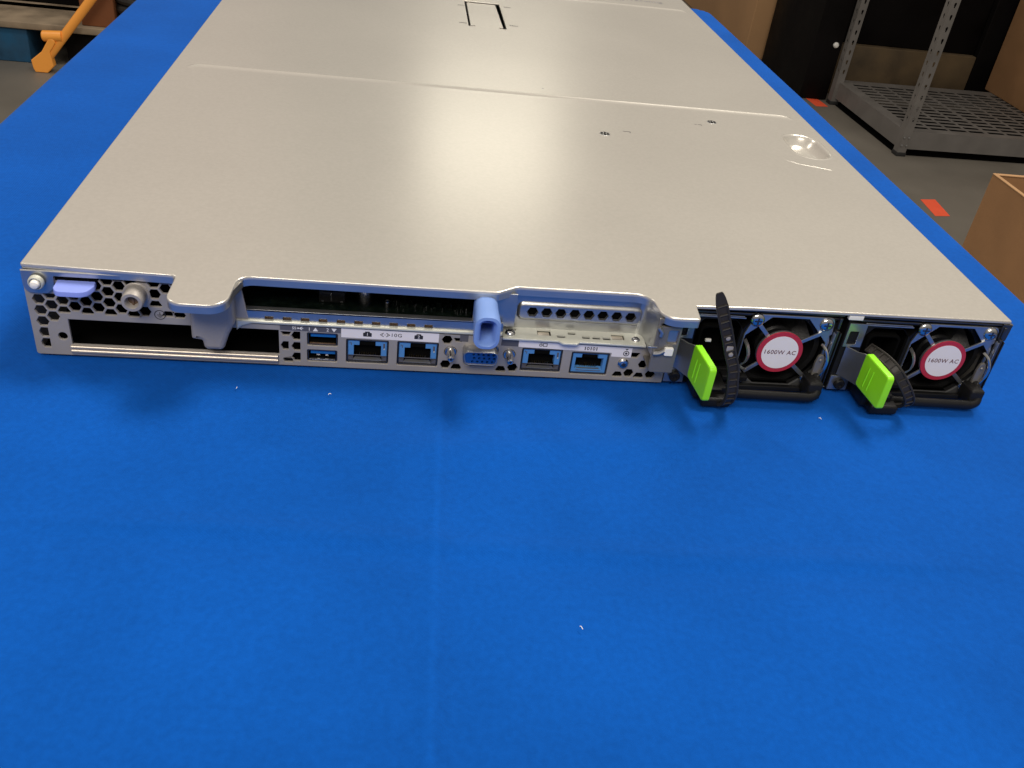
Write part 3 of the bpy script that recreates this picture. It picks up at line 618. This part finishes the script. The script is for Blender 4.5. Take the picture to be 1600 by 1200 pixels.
# ================================================================== POWER SUPPLIES (local x0 = 278)
def build_psu(X):
    mb = MB()
    oct_ = [(X+45,38.2),(X+62.8,38.2),(X+67.8,33),(X+74.2,26),(X+74.2,14),(X+70.5,8.4),(X+63,1.8),(X+45,1.8),(X+38,7.5),(X+34.6,13),(X+34.6,28)]
    inl = rounded([(X+12,8.5,1.5),(X+31,8.5,1.5),(X+32.5,14,2),(X+32.5,31,2),(X+29,35,1.5),(X+14,35,1.5),(X+11,31,2),(X+11,14,2)], 3)
    mb.add(slab([(X+.8,.0),(X+79.3,.0),(X+79.3,38.0),(X+.8,38.0)], [oct_, inl], 2.0, FXZ(.9), .2))
    mb.add(box(X+.9, X+1.9, 2.95, 150, .3, 37)); mb.add(box(X+78.2, X+79.2, 2.95, 150, .3, 37)); mb.add(box(X+2, X+78, 2.95, 150, .05, .6)); mb.add(box(X+2, X+78, 60, 62, .7, 37))
    psu = mb.build('power_supply', 'black', srv, 35)
    # inlet well
    mb = MB(); ii = inl if area2(inl) > 0 else inl[::-1]; mb.add(slab(inset(ii, -.2), [ii], 14, FXZ(2.9))); mb.add(slab(ii, [], 1, FXZ(14)))
    mb.add(slab(rrect(X+13.5,X+30,12,31,3,5), [rrect(X+14.8,X+28.7,13.3,29.7,2.4,5)], 12, FXZ(1.8), .4))
    mb.build('power_inlet', 'dark', psu)
    mb = MB(); mb.add(box(X+17.2,X+20.0,1.6,3,22.2,23.6,.3)); mb.build('inlet_pin', 'whitetab', psu)
    # top slotted edge
    mb = MB(); mb.add(box(X+6, X+79.2, .6, 2.4, 38.3, 39.2, .15)); mb.add(box(X+6, X+79.4, .2, 3, 40.3, 41.2, .2))
    mb.build('top_rail', 'darksteel', psu)
    mb = MB(); mb.add(box(X+9, X+33, .3, .9, 36.3, 36.9, .1)); mb.add(box(X+9, X+32, .1, .6, 37.3, 37.7, .1)); mb.build('inlet_trim', 'zinc', psu)
    # fan plate
    po = rounded([(X+37.4,39.4,1.5),(X+75.2,39.6,2.5),(X+76.0,31,0),(X+74.9,30,0),(X+75.9,27,0),(X+75.9,5,2),(X+72,.8,0),(X+41,.8,0),(X+34.0,5.5,0),(X+34.0,29,0)], 4)
    fp = MB().add(slab(po, [oct_], .8, FXZ(-.1), .2)).build('fan_plate', 'zinc', psu)
    # spokes and badge
    cx, cz = X+52.6, 20.9
    mb = MB()
    for (x, z) in ((X+40,34.0),(X+70.8,31.6),(X+38.4,8.6),(X+68.5,7.6)):
        d = Vector((x-cx, z-cz)); p = Vector((-d.y, d.x)).normalized()*.95; a = Vector((cx,cz))+d.normalized()*9; b = Vector((x,z))
        mb.add(slab([(a.x+p.x,a.y+p.y),(b.x+p.x,b.y+p.y),(b.x-p.x,b.y-p.y),(a.x-p.x,a.y-p.y)], [], .8, FXZ(-.95), .15))
    mb.add(slab(circ(cx,cz,11.05,48), [], 1.2, FXZ(-1.5), .3)); mb.build('fan_spider', 'zinc', psu)
    MB().add(slab(circ(cx,cz,10.95,48), [], .6, FXZ(-2.15), .15)).build('red_badge_ring', 'red', psu)
    MB().add(slab(circ(cx,cz,8.75,48), [], .12, FXZ(-2.3))).build('white_badge', 'white', psu)
    MB().add(text('1600W AC', cx-.1, cz+.1, 3.15, FXZ(-2.35), .05, sx=1.0)).build('printed_rating', 'redink', psu)
    # fan rotor
    mb = MB(); mb.add(lathe([(9.5,0),(9.5,6),(8.6,7)], (X+53.5, 14, 20), (0,-1,0), 32))
    for k in range(7):
        a0 = 2*math.pi*k/7; V = []
        for j, r in enumerate((9.2, 13, 17.3)):
            for t in (0, .35, .7): V.append((X+53.5+r*math.cos(a0+t+.12*j), 8+t*11, 20+r*math.sin(a0+t+.12*j)))
        F = [(j*3+i, j*3+i+1, j*3+4+i, j*3+3+i) for j in range(2) for i in range(2)]
        V2 = [(p[0], p[1]+.6, p[2]) for p in V]; mb.add((V+V2, F+[tuple(q+9 for q in f[::-1]) for f in F]))
    mb.add(slab(circ(X+53.5,20,20.5,40), [circ(X+53.5,20,18,40)], 10, FXZ(4.5))); mb.build('fan_rotor', 'black', psu)
    # screws
    for (x, z) in ((X+38.2,36.4),(X+71.7,36.0),(X+70.4,6.2)): pan_screw(x, -.15, z, 3.3, (0,-1,0), psu, 'fan_screw', h=1.45, cross=False)
    for (x, z) in ((X+38.2,36.4),(X+71.7,36.0)):
        mb = MB()
        for a, b in ((1.7,.4),(.4,1.7)): mb.add(box(x-a,x+a,-1.66,-1.4,z-b,z+b))
        mb.build('cross_recess', 'darksteel', psu)
    # wire clips and hinge lug
    mb = MB(); mb.add(ribbon(smooth_path([(X+34.8,-.4,26),(X+35.8,-3.2,24),(X+36.8,-4.2,20),(X+36.6,-3.8,16),(X+35.2,-2,12.6),(X+37.5,-1,10.4),(X+39.5,-1,9.8)], 5), lambda i, d: Vector((.75,.66,0)).normalized(), 1.9, .7))
    mb.build('retention_clip', 'zinc', psu)
    mb = MB(); mb.add(tube(smooth_path([(X+72.6,-.6,25.5),(X+74,-3.6,24),(X+75.2,-5,20),(X+75.2,-5,15),(X+74.2,-4,11)], 5), .8, 8)); mb.build('handle_spring', 'chrome', psu)
    mb = MB(); mb.add(slab(rounded([(X+70.9,9,1.5),(X+74.8,9,1.2),(X+75.2,18,2),(X+74,21.5,2),(X+71.6,21.2,2),(X+70.8,17,1)], 4), [], 1.3, FXZ(-3.6), .3)); mb.add(lathe([(.9,0),(.6,.4),(0,.45)], (X+73,-3.6,18.4), (0,-1,0), 12)); mb.build('handle_lug', 'darkcast', psu)
    # pull handle
    p = smooth_path([(X+22,-11,3.4),(X+34,-12,3.5),(X+50,-12.2,3.4),(X+62,-12.2,3.2),(X+69.5,-12,3.3),(X+72.6,-10.5,5.0),(X+73.4,-6.5,8),(X+73.6,-1,10.2)], 6)
    mb = MB(); mb.add(tube(p, 2.35, 12, True, .8)); mb.add(box(X+67.5,X+74.6,-11.5,-1.2,1.2,10.4,1.2)); mb.add(box(X+30,X+71,-3.4,-.95,.2,2.4,.3)); mb.build('bail_handle', 'black', psu, 60)
    mb = MB(); mb.add(box(X+15, X+29.0, -18.5, -3.5, -.6, 4.2, 1.2)); mb.add(box(X+12, X+27, -14, .6, 1.0, 7.6, .8)); mb.add(box(X+14,X+24,-16,-4,7.2,7.9,.2)); mb.add(box(X+27.6,X+40,-4,.0,5.0,7.6,.4)); mb.build('strap_base', 'black', psu)
    # latch: bent steel arm, green thumb tab
    mb = MB(); V = []; F = []
    arm = [(X+3.2,.2,9,24.5),(X+5.0,-1.5,9,24.5),(X+6.5,-5,9.4,25),(X+8.1,-9.5,10,26.8),(X+9.0,-16,12,25)]
    for (x, y, a, b) in arm: V += [(x,y,a),(x,y,b)]
    for (x, y, a, b) in arm: V += [(x+.8,y+.3,a),(x+.8,y+.3,b)]
    k = len(arm)
    for i in range(k-1): F += [(2*i,2*i+1,2*i+3,2*i+2),(2*k+2*i,2*k+2*i+2,2*k+2*i+3,2*k+2*i+1),(2*i+1,2*k+2*i+1,2*k+2*i+3,2*i+3),(2*i,2*i+2,2*k+2*i+2,2*k+2*i)]
    mb.add((V, F)); mb.build('latch_arm', 'zinc', psu, 50)
    mb = MB(); a = Vector((X+8.1,-9.4)); d = Vector((1.9,-20.4)); d.normalize(); nn = Vector((-d.y, d.x))*-1
    def fg(u, v, h): return (a.x+d.x*u-nn.x*0-(-d.y)*0+(d.y)*(h)*1.0, a.y+d.y*u-d.x*h, v)
    mb.add(slab(rrect(0,20.8,10.2,27.8,1.9,5), [], 3.0, fg, .7))
    for q in (6.5, 9.5, 12.5): pass
    # raised thumb ribs on the outer face
    for q in (6.0, 9.5): mb.add(tube([fg(q, 13, -.05), fg(q+.3, 18, .02), fg(q+.6, 23.5, -.05)], .3, 8))
    g = mb.build('latch_tab', 'green', psu, 40)
    # lower left plate and knob
    mb = MB(); mb.add(slab(rounded([(X+1,.4,.3),(X+10.6,.4,.3),(X+10.6,8.2,.5),(X+1,8.2,.5)]), [], .8, FXZ(-.1), .12)); mb.add(slab([(X+1.2,24.6),(X+10,24.6),(X+10,37.2),(X+1.2,37.2)], [rrect(X+2.5,X+7,26,33,.5)], .6, FXZ(.1), .1)); mb.build('latch_plate', 'zinc', psu)
    mb = MB(); mb.add(lathe([(2.6,0),(2.6,1.2),(2.2,1.8),(1.1,1.8),(.9,1.2),(0,1.2)], (X+5.6,-.9,4.4), (0,-1,0), 22)); mb.build('plate_knob', 'black', psu)
    # right divider rail
    mb = MB(); mb.add(box(X+76.4, X+77.9, -2.4, .6, 1.5, 34, .3)); mb.add(box(X+77.0, X+78.2, -1.2, .8, 34.3, 40, .2)); mb.add(box(X+78.6, X+79.1, -2.6, .6, .5, 33, .15)); mb.build('side_rail', 'darksteel', psu)
    MB().add(box(X+76.2, X+76.6, -2.6, .1, 3, 32.5, .1)).build('rail_edge', 'zinc', psu)
    return psu
psu1 = build_psu(278)
psu2 = psu1.copy(); COL.objects.link(psu2); WC[psu2] = WC[psu1]+Vector((82,0,0)); psu2.location = psu1.location+Vector((82*S,0,0))
for ch in list(psu1.children):
    c = ch.copy(); COL.objects.link(c); c.parent = psu2; WC[c] = WC[ch]+Vector((82,0,0))

def strap(path, wdir, parent, tip=True, wid=5.2):
    P = smooth_path(path, 8); mb = MB(); n = len(P)
    wv = lambda i, d: (Vector(wdir(i/(n-1)))-d*Vector(wdir(i/(n-1))).dot(d)).normalized()
    W = [wid]*n
    if tip:
        for i in range(10): W[i] = wid*(.45+.5*(i/9)**.7)
    mb.add(ribbon(P, wv, W, .9))
    fr = [(P[min(i+1,n-1)]-P[max(0,i-1)]).normalized() for i in range(n)]
    s0 = 10 if tip else 0
    for sg in (-1, 1):
        q = []
        for i in range(s0, n):
            w = wv(i, fr[i]); nr = fr[i].cross(w).normalized(); nr = nr if nr.y < 0 else -nr
            q.append(P[i]+w*(sg*(wid/2-.45))+nr*.7)
        mb.add(tube(q, .55, 6))
    acc = 0; last = P[s0]
    for i in range(s0, n-1):
        acc += (P[i]-last).length; last = P[i]
        if i == s0 or acc > 3.3:
            acc = 0; w = wv(i, fr[i]); nr = fr[i].cross(w).normalized(); nr = nr if nr.y < 0 else -nr
            mb.add(tube([P[i]-w*(wid/2-.5)+nr*.65, P[i]+w*(wid/2-.5)+nr*.65], .45, 6))
    o = mb.build('cable_strap', 'strap', parent, 40)
    return o, P, wv, fr
s1, P1, wv1, fr1 = strap([(285.3,-23.6,61.6),(287.0,-24,57.5),(290.2,-24.3,49.5),(294.0,-24.4,40.6),(297.2,-24.4,32.5),(300.2,-24.4,25.5),(302.0,-24.4,17.5),(303.2,-23.8,11),(303.4,-21.5,5.0),(302.8,-18,1.6)], lambda t: (1,0,.25), psu1)
mb = MB()
for t in (.34, .405, .45):
    i = int(t*(len(P1)-1)); 
    if t == .405: mb.add(box(P1[i].x-1.5,P1[i].x+1.5,P1[i].y-.75,P1[i].y-.5,P1[i].z-1.3,P1[i].z+1.3,.1))
    else: mb.add(lathe([(1.1,0),(1.0,.4),(.5,.6),(0,.6)], (P1[i].x,P1[i].y-.5,P1[i].z), (0,-1,0), 12))
mb.build('strap_stud', 'panel', psu1)
strap([(372,-4,27.0),(375.5,-14,27.4),(379.2,-20,25.0),(383.2,-21.8,20.4),(386.8,-22.2,15.8),(389.8,-21.6,11.2),(391.0,-19.8,7.4),(390.8,-16.2,4),(388.5,-12,2.4)], lambda t: (.75,.25*(t-.5),.66*(1-t)), psu2, False, 4.9)
# light catch between the supplies and the right hand drop tab of the lid
mb = MB(); mb.add(box(359.2,366.4,-.4,1.6,39.2,41.6,.3)); mb.build('light_catch', 'whitetab', srv)
mb = MB(); mb.add(slab(rounded([(436.2,41.6,0),(436.4,33.2,1),(440.6,31.4,1.6),(440.9,41.6,0)], 4), [], 8, FXZ(-.4), .3)); mb.build('corner_tab', 'darksteel', lid)
mb = MB(); mb.add(box(437.2,439.0,.2,2.1,1,32,.2)); mb.build('corner_post', 'zinc', srv)

# ================================================================== TABLE AND CLOTH
tx0, tx1, ty0, ty1 = -108., 527., -430., 856.; R = 7.
def cloth():
    V = []; F = []; ov = 235.
    xs = [tx0-ov+2.5*k for k in range(int((tx1-tx0+2*ov)/2.5)+1)]; ys = [ty0-ov+6*k for k in range(int((-225-ty0+ov)/6))]+[-225+2*k for k in range(120)]+[15+6*k for k in range(int((ty1-15+ov)/6)+1)]
    cr = 20.
    for y in ys:
        for x in xs:
            qx = min(max(x, tx0+cr), tx1-cr); qy = min(max(y, ty0+cr), ty1-cr)
            dx, dy = x-qx, y-qy; D = math.hypot(dx, dy)
            w = noise.noise((x*.006, y*.006, 3.1))*1.0+noise.noise((x*.02, y*.02, 1.1))*.28
            near = max(0, min(1, (-y-5)/60)) if y < 0 else 0
            z = -2.0+.5*w*(.3+4.0*near)
            # pressed creases of a folded cloth
            d1 = x-(174+.035*y); z += (.9+.45*noise.noise((1.7, y*.03, 0)))*(1.3*math.exp(-(d1/3.0)**2)-.6*math.exp(-((d1-9)/6)**2)+.6*math.exp(-((d1+15)/6)**2)+.4*math.exp(-((d1-24)/4)**2))*min(1, max(0, -y/25))
            d2 = y-(-104-.042*(x-40)+1.2*math.sin(x*.02)); z += (1.4*math.exp(-(d2/(7 if d2 > 0 else 2.8))**2)-.6*math.exp(-((d2+8)/6)**2))*max(0, min(1, (x-25)/60, (385-x)/60))
            d3 = y-(-52+.1*(x-200)); z += 1.6*math.exp(-(d3/11)**2)*max(0, min(1, (x-90)/80, (330-x)/80))
            if D <= cr: V.append((x, y, z)); continue
            ux, uy = dx/D, dy/D; e = D-cr; arc = R*math.pi/2
            if e < arc: a = e/R; V.append((qx+ux*(cr+R*math.sin(a)), qy+uy*(cr+R*math.sin(a)), z-R*(1-math.cos(a))))
            else:
                h = e-arc; s = (x*abs(uy)+y*abs(ux)); wob = (6*math.sin(s*.035)+4*math.sin(s*.081+1))*min(1, h/160)
                V.append((qx+ux*(cr+R+wob+h*.03), qy+uy*(cr+R+wob+h*.03), z-R-h))
    nx = len(xs)
    for j in range(len(ys)-1):
        for i in range(nx-1): F.append((j*nx+i, j*nx+i+1, (j+1)*nx+i+1, (j+1)*nx+i))
    return V, F
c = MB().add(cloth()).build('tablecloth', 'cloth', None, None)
tag(c, 'bright blue woven cloth draped over the work table under the server', 'tablecloth')
tb = empty('work_table', (210, 210, -780)); tag(tb, 'plain work table hidden beneath the blue cloth', 'table')
MB().add(slab(rrect(tx0+3,tx1-3,ty0+3,ty1-3,18,5), [], 26, FXY(-9.5), 1)).build('tabletop', 'tabletop', tb)
for x in (tx0+40, tx1-80):
    for y in (ty0+40, ty1-80): MB().add(box(x,x+40,y,y+40,-780,-35.6,2)).build('leg', 'shelf', tb)
for (x, y, a, l) in ((125.8,-20.9,.3,1.6),(86.5,-19.1,1.2,1.0),(218.1,-148.1,2.2,1.8),(349.3,-23.5,2.6,1.6)):
    o = MB().add(tube(smooth_path([(x-l*.4*math.cos(a),y-l*.4*math.sin(a),-.75),(x,y+.2,-.35),(x+l*.4*math.cos(a),y+l*.4*math.sin(a),-.6)], 4), .14, 6)).build('lint_fleck', 'lint')
    tag(o, {125.8:'white lint fleck on the blue cloth below the upper usb ports',86.5:'tiny white lint speck on the blue cloth below the black card slot',218.1:'white lint fleck alone in the open front of the blue cloth',349.3:'white lint fleck on the cloth between the two green latches'}[x], 'lint', 'lint flecks on the cloth')

# ================================================================== BACKGROUND
FL = -780.
V = [(-9000,-6000,FL),(11000,-6000,FL),(11000,14000,FL),(-9000,14000,FL)]
tag(MB().add((V, [(0,1,2,3)])).build('floor', 'floor', None), kind='structure')
# shelving unit
su = empty('shelving_unit', (2500, 2980, FL)); tag(su, 'grey slotted-angle steel shelving unit with a perforated bottom shelf', 'shelf')
def post(x, y, sx, sy):
    mb = MB(); W = 31; z0 = FL+12
    hol = []; 
    z = z0+120
    while z < 300: hol.append(z); z += 38
    tear = lambda u, z: [(u-4.6,z+3),(u-3,z+8),(u+3,z+8),(u+4.6,z+3),(u+2,z-9),(u-2,z-9)]
    if sx > 0: fo = lambda u, v, h: (x+u, y-h, v)
    else: fo = lambda u, v, h: (x-W+u, y-h, v)
    mb.add(slab([(0,z0),(W,z0),(W,310),(0,310)], [tear(17 if sx > 0 else 14, z) for z in hol], 2, fo))
    xs = x if sx > 0 else x
    fs = lambda u, v, h: (xs-h*sx*1.0 if sx > 0 else xs+h, (y+2.1+W-u) if sx > 0 else (y+2.1+u), v)
    mb.add(slab([(0,z0),(W,z0),(W,310),(0,310)], [tear(16, z) for z in hol], 2, fs))
    o = mb.build('post', 'shelf', su); 
    MB().add(box(min(x,x+W*sx)-3, max(x,x+W*sx)+3, y-3, y+W+4, FL, FL+14, 2)).build('foot_cap', 'rubber', o)
for (x, y) in ((1905,2677),(1892,3240)): post(x, y, 1, 1)
for (x, y) in ((3110,2677),(3110,3240)): post(x, y, -1, 1)
slots = []
for j in range(14):
    for i in range(15):
        x = 1955+76*i; y = 2720+37.5*j
        if i % 4 == 3: slots.append(rrect(x,x+60,y,y+21,4,2))
        else: slots.append(rrect(x,x+66,y,y+21,4,2))
mb = MB(); mb.add(slab([(1909,2682),(3106,2682),(3106,3282),(1909,3282)], slots, 1.5, FXY(-690))); mb.build('perforated_shelf', 'shelf', su)
mb = MB(); mb.add(box(1937,3078,2679,2681.5,-753,-690.5)); mb.build('front_beam', 'shelf', su)
mb = MB(); mb.add(box(1907.3,1909,2712,3240,-753,-690.5)); mb.build('side_beam', 'shelf', su)
mb = MB(); mb.add(box(1948,3068,3279,3281.5,-753,-691.6)); mb.build('rear_beam', 'shelf', su)
MB().add(box(1912,3104,2690,3278,-779,-778)).build('under_shelf_shade', 'dark', su)  # dark sheet just above the floor stands in for shade under the shelf
mb = MB()
for (x, z) in ((1911,-712),(1911,-740),(1928,-712),(1928,-740)): mb.add(lathe([(4,0),(3.5,2),(0,2.5)], (x,2674.8,z), (0,-1,0), 10))
mb.build('bolts', 'zinc', su)

def carton(name, x0, x1, y0, y1, z0, z1, m, label, cat='box', tape=None, rot=0):
    o = empty(name, ((x0+x1)/2,(y0+y1)/2,z0)); tag(o, label, cat)
    MB().add(box(x0,x1,y0,y1,z0,z1,4)).build('body', m, o)
    if tape: MB().add(box((x0+x1)/2-25,(x0+x1)/2+25,y0-.8,y1+.8,z1-60,z1+.8)).build('packing_tape', tape, o)
    o.rotation_euler.z = rot; return o
carton('cardboard_box', 2575, 3090, 2760, 3350, -689.9, -150, 'card', 'brown cardboard box standing on the grey perforated shelf', tape='cardlite')
carton('cardboard_box', 1915, 2520, 3400, 3640, FL, -578, 'carddark', 'low dirty brown carton lying behind the grey shelving', tape=None)
carton('crate_or_shade_block', 1905, 2520, 3430, 3700, -577.9, 100, 'blackbox', 'tall black block standing in for shadow above the low dirty carton behind the shelving', 'crate')  # added black block, its colour stands in for shadow behind the shelving
carton('cardboard_box', 1692, 2300, 3860, 5100, FL, 0, 'cardtall', 'tall brown cardboard box standing behind the black cabinet', tape='cardlite')
cb = empty('cabinet', (1815, 3545, FL)); tag(cb, 'narrow matt black cabinet standing left of the grey shelving', 'cabinet')
MB().add(box(1758,1873,3290,3800,FL+4,0,3)).build('body', 'blackbox', cb); MB().add(lathe([(11,0),(11,6),(7,12),(0,13)], (1846,3289.5,-560), (0,-1,0), 16)).build('knob', 'whitetab', cb)
carton('crate_or_shade_block', 2525, 3100, 3405, 3700, FL, 100, 'blackbox', 'black block standing in for shadow behind the cardboard box on the shelving', 'crate')  # second added block carries the same shadow black further right
su.rotation_euler.z = math.radians(2); p0 = Vector((1905,2677,FL)); q = Matrix.Rotation(math.radians(2), 3, 'Z') @ (WC[su]-p0); su.location = (p0+q)*S
# open box
ob = empty('cardboard_box', (1500, 950, FL)); tag(ob, 'open-topped brown cardboard box on the floor right of the blue table', 'box')
mb = MB()
X0, X1, Y0, Y1, T, Z1 = 1240, 1780, 640, 1186, 6, -300
mb.add(box(X0,X0+T,Y0,Y1,FL+.5,Z1)); mb.add(box(X1-T,X1,Y0,Y1,FL+.5,Z1)); mb.add(box(X0+T,X1-T,Y1-T,Y1,FL+.5,Z1-.5)); mb.add(box(X0+T,X1-T,Y0,Y0+T,FL+.5,Z1-.5)); mb.add(box(X0+T,X1-T,Y0+T,Y1-T,FL+.5,FL+6)); mb.build('body', 'card', ob)
mb = MB(); mb.add(box(X0-.6,X0+T+.6,Y0,Y1+.6,Z1+.2,Z1+3,1)); mb.add(box(X0+T+1,X1,Y1-T-.6,Y1+.6,Z1+.2,Z1+3,1)); mb.build('cut_edge', 'cardlite', ob)
# floor tape
for pts, lb in (([(1805,2275),(1860,2284),(1846,2155),(1793,2147)], 'orange-red tape strip stuck on the floor nearer the open box'), ([(1788,3330),(1840,3336),(1852,3205),(1798,3197)], 'orange-red tape strip on the floor at the foot of the black cabinet')):
    tag(MB().add(slab(pts, [], .5, FXY(FL+1))).build('floor_tape', 'tape'), lb, 'tape', 'tape marks on the floor')
# left: pallet, brace, carton, coil
pl = empty('pallet', (-1250, 3250, FL)); tag(pl, 'worn wooden pallet with grey deck boards and blue painted blocks', 'pallet')
for k in range(5):
    y = 2866+k*190; mb = MB(); mb.add(box(-1750,-700,y,y+150 if k else y+240,-667,-645,3)); mb.build('deck_board', 'wood', pl)
    if k == 0: y0 = 2866
for x0, x1 in ((-1740,-1500),(-1380,-1072),(-840,-705)):
    for y0 in (2884, 3300, 3640): mb = MB(); mb.add(box(x0,x1,y0,y0+130,FL,-667.5,4)); mb.build('block', 'bluewood', pl)
carton('crate_or_shade_block', -1660, -960, 3125, 3700, -644.9, 100, 'blackbox', 'black crate standing on the worn wooden pallet', 'crate')
carton('cardboard_box', -897, -790, 2890, 3110, -644.9, -300, 'cardred', 'reddish brown carton on the pallet behind the orange brace')
tag(MB().add(box(-960,-560,2900,3300,FL,-668,3)).build('shade_block', 'blackbox', None), 'black block standing in for shade in the gap under the pallet deck', 'shade_block')  # black box added as the darkness of the gap below the deck
hc = MB()
for k in range(5):
    z = -618+k*30; R0 = 62
    hc.add(tube([(-722+R0*math.cos(a), 2950+R0*math.sin(a), z+2*math.sin(a*3+k)) for a in [2*math.pi*j/32 for j in range(33)]], 15, 10, False))
tag(hc.build('hose_coil', 'strap', None), 'coil of glossy black hose beside the reddish carton', 'hose')
so = empty('floor_brace', (-1020, 2800, FL)); tag(so, 'bright orange steel brace slanting down to a foot plate with a stub peg', 'brace')
MB().add(tube([(-1010,2808,-757),(-838,2810,-548),(-640,2812,-300),(-420,2815,-20)], 14, 16, True, .8)).build('bar', 'orange', so, 50)
MB().add(slab(rounded([(-1040,-742,5),(-1037,-768,5),(-1032,-779.5,3),(-994,-779.5,5),(-972,-757,4),(-977,-712,6),(-952,-676,10),(-972,-664,10),(-1003,-712,10)], 3), [], 26, FXZ(2792), 3)).build('foot_plate', 'orange', so)
MB().add(lathe([(17,0),(17,58),(14,61),(0,61)], (-936,2808,-662), (-1,0,-.06), 18)).build('stub_peg', 'orange', so)

# ================================================================== CAMERA
cam = bpy.data.cameras.new('camera'); co = bpy.data.objects.new('camera', cam); COL.objects.link(co); scene.camera = co
co.location = (.151146, -.349598, .234579); co.rotation_euler = (math.radians(55.647), math.radians(-6.454), math.radians(-4.809))
cam.sensor_width = 36; cam.lens = 36*1434/1600; cam.clip_start = .01; cam.clip_end = 60

# ================================================================== LIGHT
w = bpy.data.worlds.new('World'); scene.world = w; w.use_nodes = True; nt = w.node_tree
bg = nt.nodes['Background']; bg.inputs['Strength'].default_value = .36
tc = nt.nodes.new('ShaderNodeTexCoord'); sp = nt.nodes.new('ShaderNodeSeparateXYZ'); nt.links.new(tc.outputs['Generated'], sp.inputs[0])
az = nt.nodes.new('ShaderNodeMath'); az.operation = 'ARCTAN2'; nt.links.new(sp.outputs['X'], az.inputs[0]); nt.links.new(sp.outputs['Y'], az.inputs[1])
mr = nt.nodes.new('ShaderNodeMapRange'); mr.inputs['From Min'].default_value = -math.pi; mr.inputs['From Max'].default_value = math.pi; nt.links.new(az.outputs[0], mr.inputs['Value'])
cr = nt.nodes.new('ShaderNodeValToRGB'); nt.links.new(mr.outputs[0], cr.inputs['Fac']); nt.links.new(cr.outputs['Color'], bg.inputs['Color'])
def A(d): return (d+180)/360
st_ = [(-180,(1.0,.93,.85)),(-60,(1.0,.90,.80)),(-10,(1.0,.83,.74)),(-5,(.56,.54,.49)),(1,(.60,.57,.52)),(14,(.74,.67,.58)),(40,(.95,.84,.72)),(120,(1.0,.93,.85))]
el = cr.color_ramp.elements
while len(el) < len(st_): el.new(.5)
for e, (d, c) in zip(el, st_): e.position = A(d); e.color = (*c, 1)
elv = nt.nodes.new('ShaderNodeMapRange'); elv.inputs['From Min'].default_value = .12; elv.inputs['From Max'].default_value = .62; elv.inputs['To Min'].default_value = .66; elv.inputs['To Max'].default_value = 1.08
nt.links.new(sp.outputs['Z'], elv.inputs['Value']); sc_ = nt.nodes.new('ShaderNodeVectorMath'); sc_.operation = 'SCALE'; nt.links.new(cr.outputs['Color'], sc_.inputs[0]); nt.links.new(elv.outputs[0], sc_.inputs['Scale']); nt.links.new(sc_.outputs[0], bg.inputs['Color'])
def area(name, loc, tgt, sx, sy, power, col):
    l = bpy.data.lights.new(name, 'AREA'); l.shape = 'RECTANGLE'; l.size = sx; l.size_y = sy; l.energy = power; l.color = col
    o = bpy.data.objects.new(name, l); COL.objects.link(o); o.location = loc
    d = Vector(tgt)-Vector(loc); o.rotation_euler = d.to_track_quat('-Z', 'Y').to_euler(); return o
area('ceiling_or_fill_lamp', (.95, .75, 2.0), (.25, 0, 0), .85, .6, 42, (1,.93,.82))
area('ceiling_or_fill_lamp', (-.3, -1.7, 1.9), (.2, 0, 0), 1.4, .8, 50, (1,.92,.82))  # unseen fill lamp added behind the camera to brighten the rear panel
area('ceiling_or_fill_lamp', (1.0, 8.2, 3.0), (1.0, 8.2, 0), 1.3, 2.2, 29, (1,.95,.80))
area('ceiling_or_fill_lamp', (-1.9, 1.9, 2.7), (-1.5, 2.5, -.78), .6, .4, 26, (1,.93,.84))  # unseen lamp added to brighten the pallet and orange brace
vs = scene.view_settings; vs.view_transform = 'Standard'; vs.look = 'None'; vs.exposure = 0; vs.gamma = 1; vs.use_curve_mapping = False
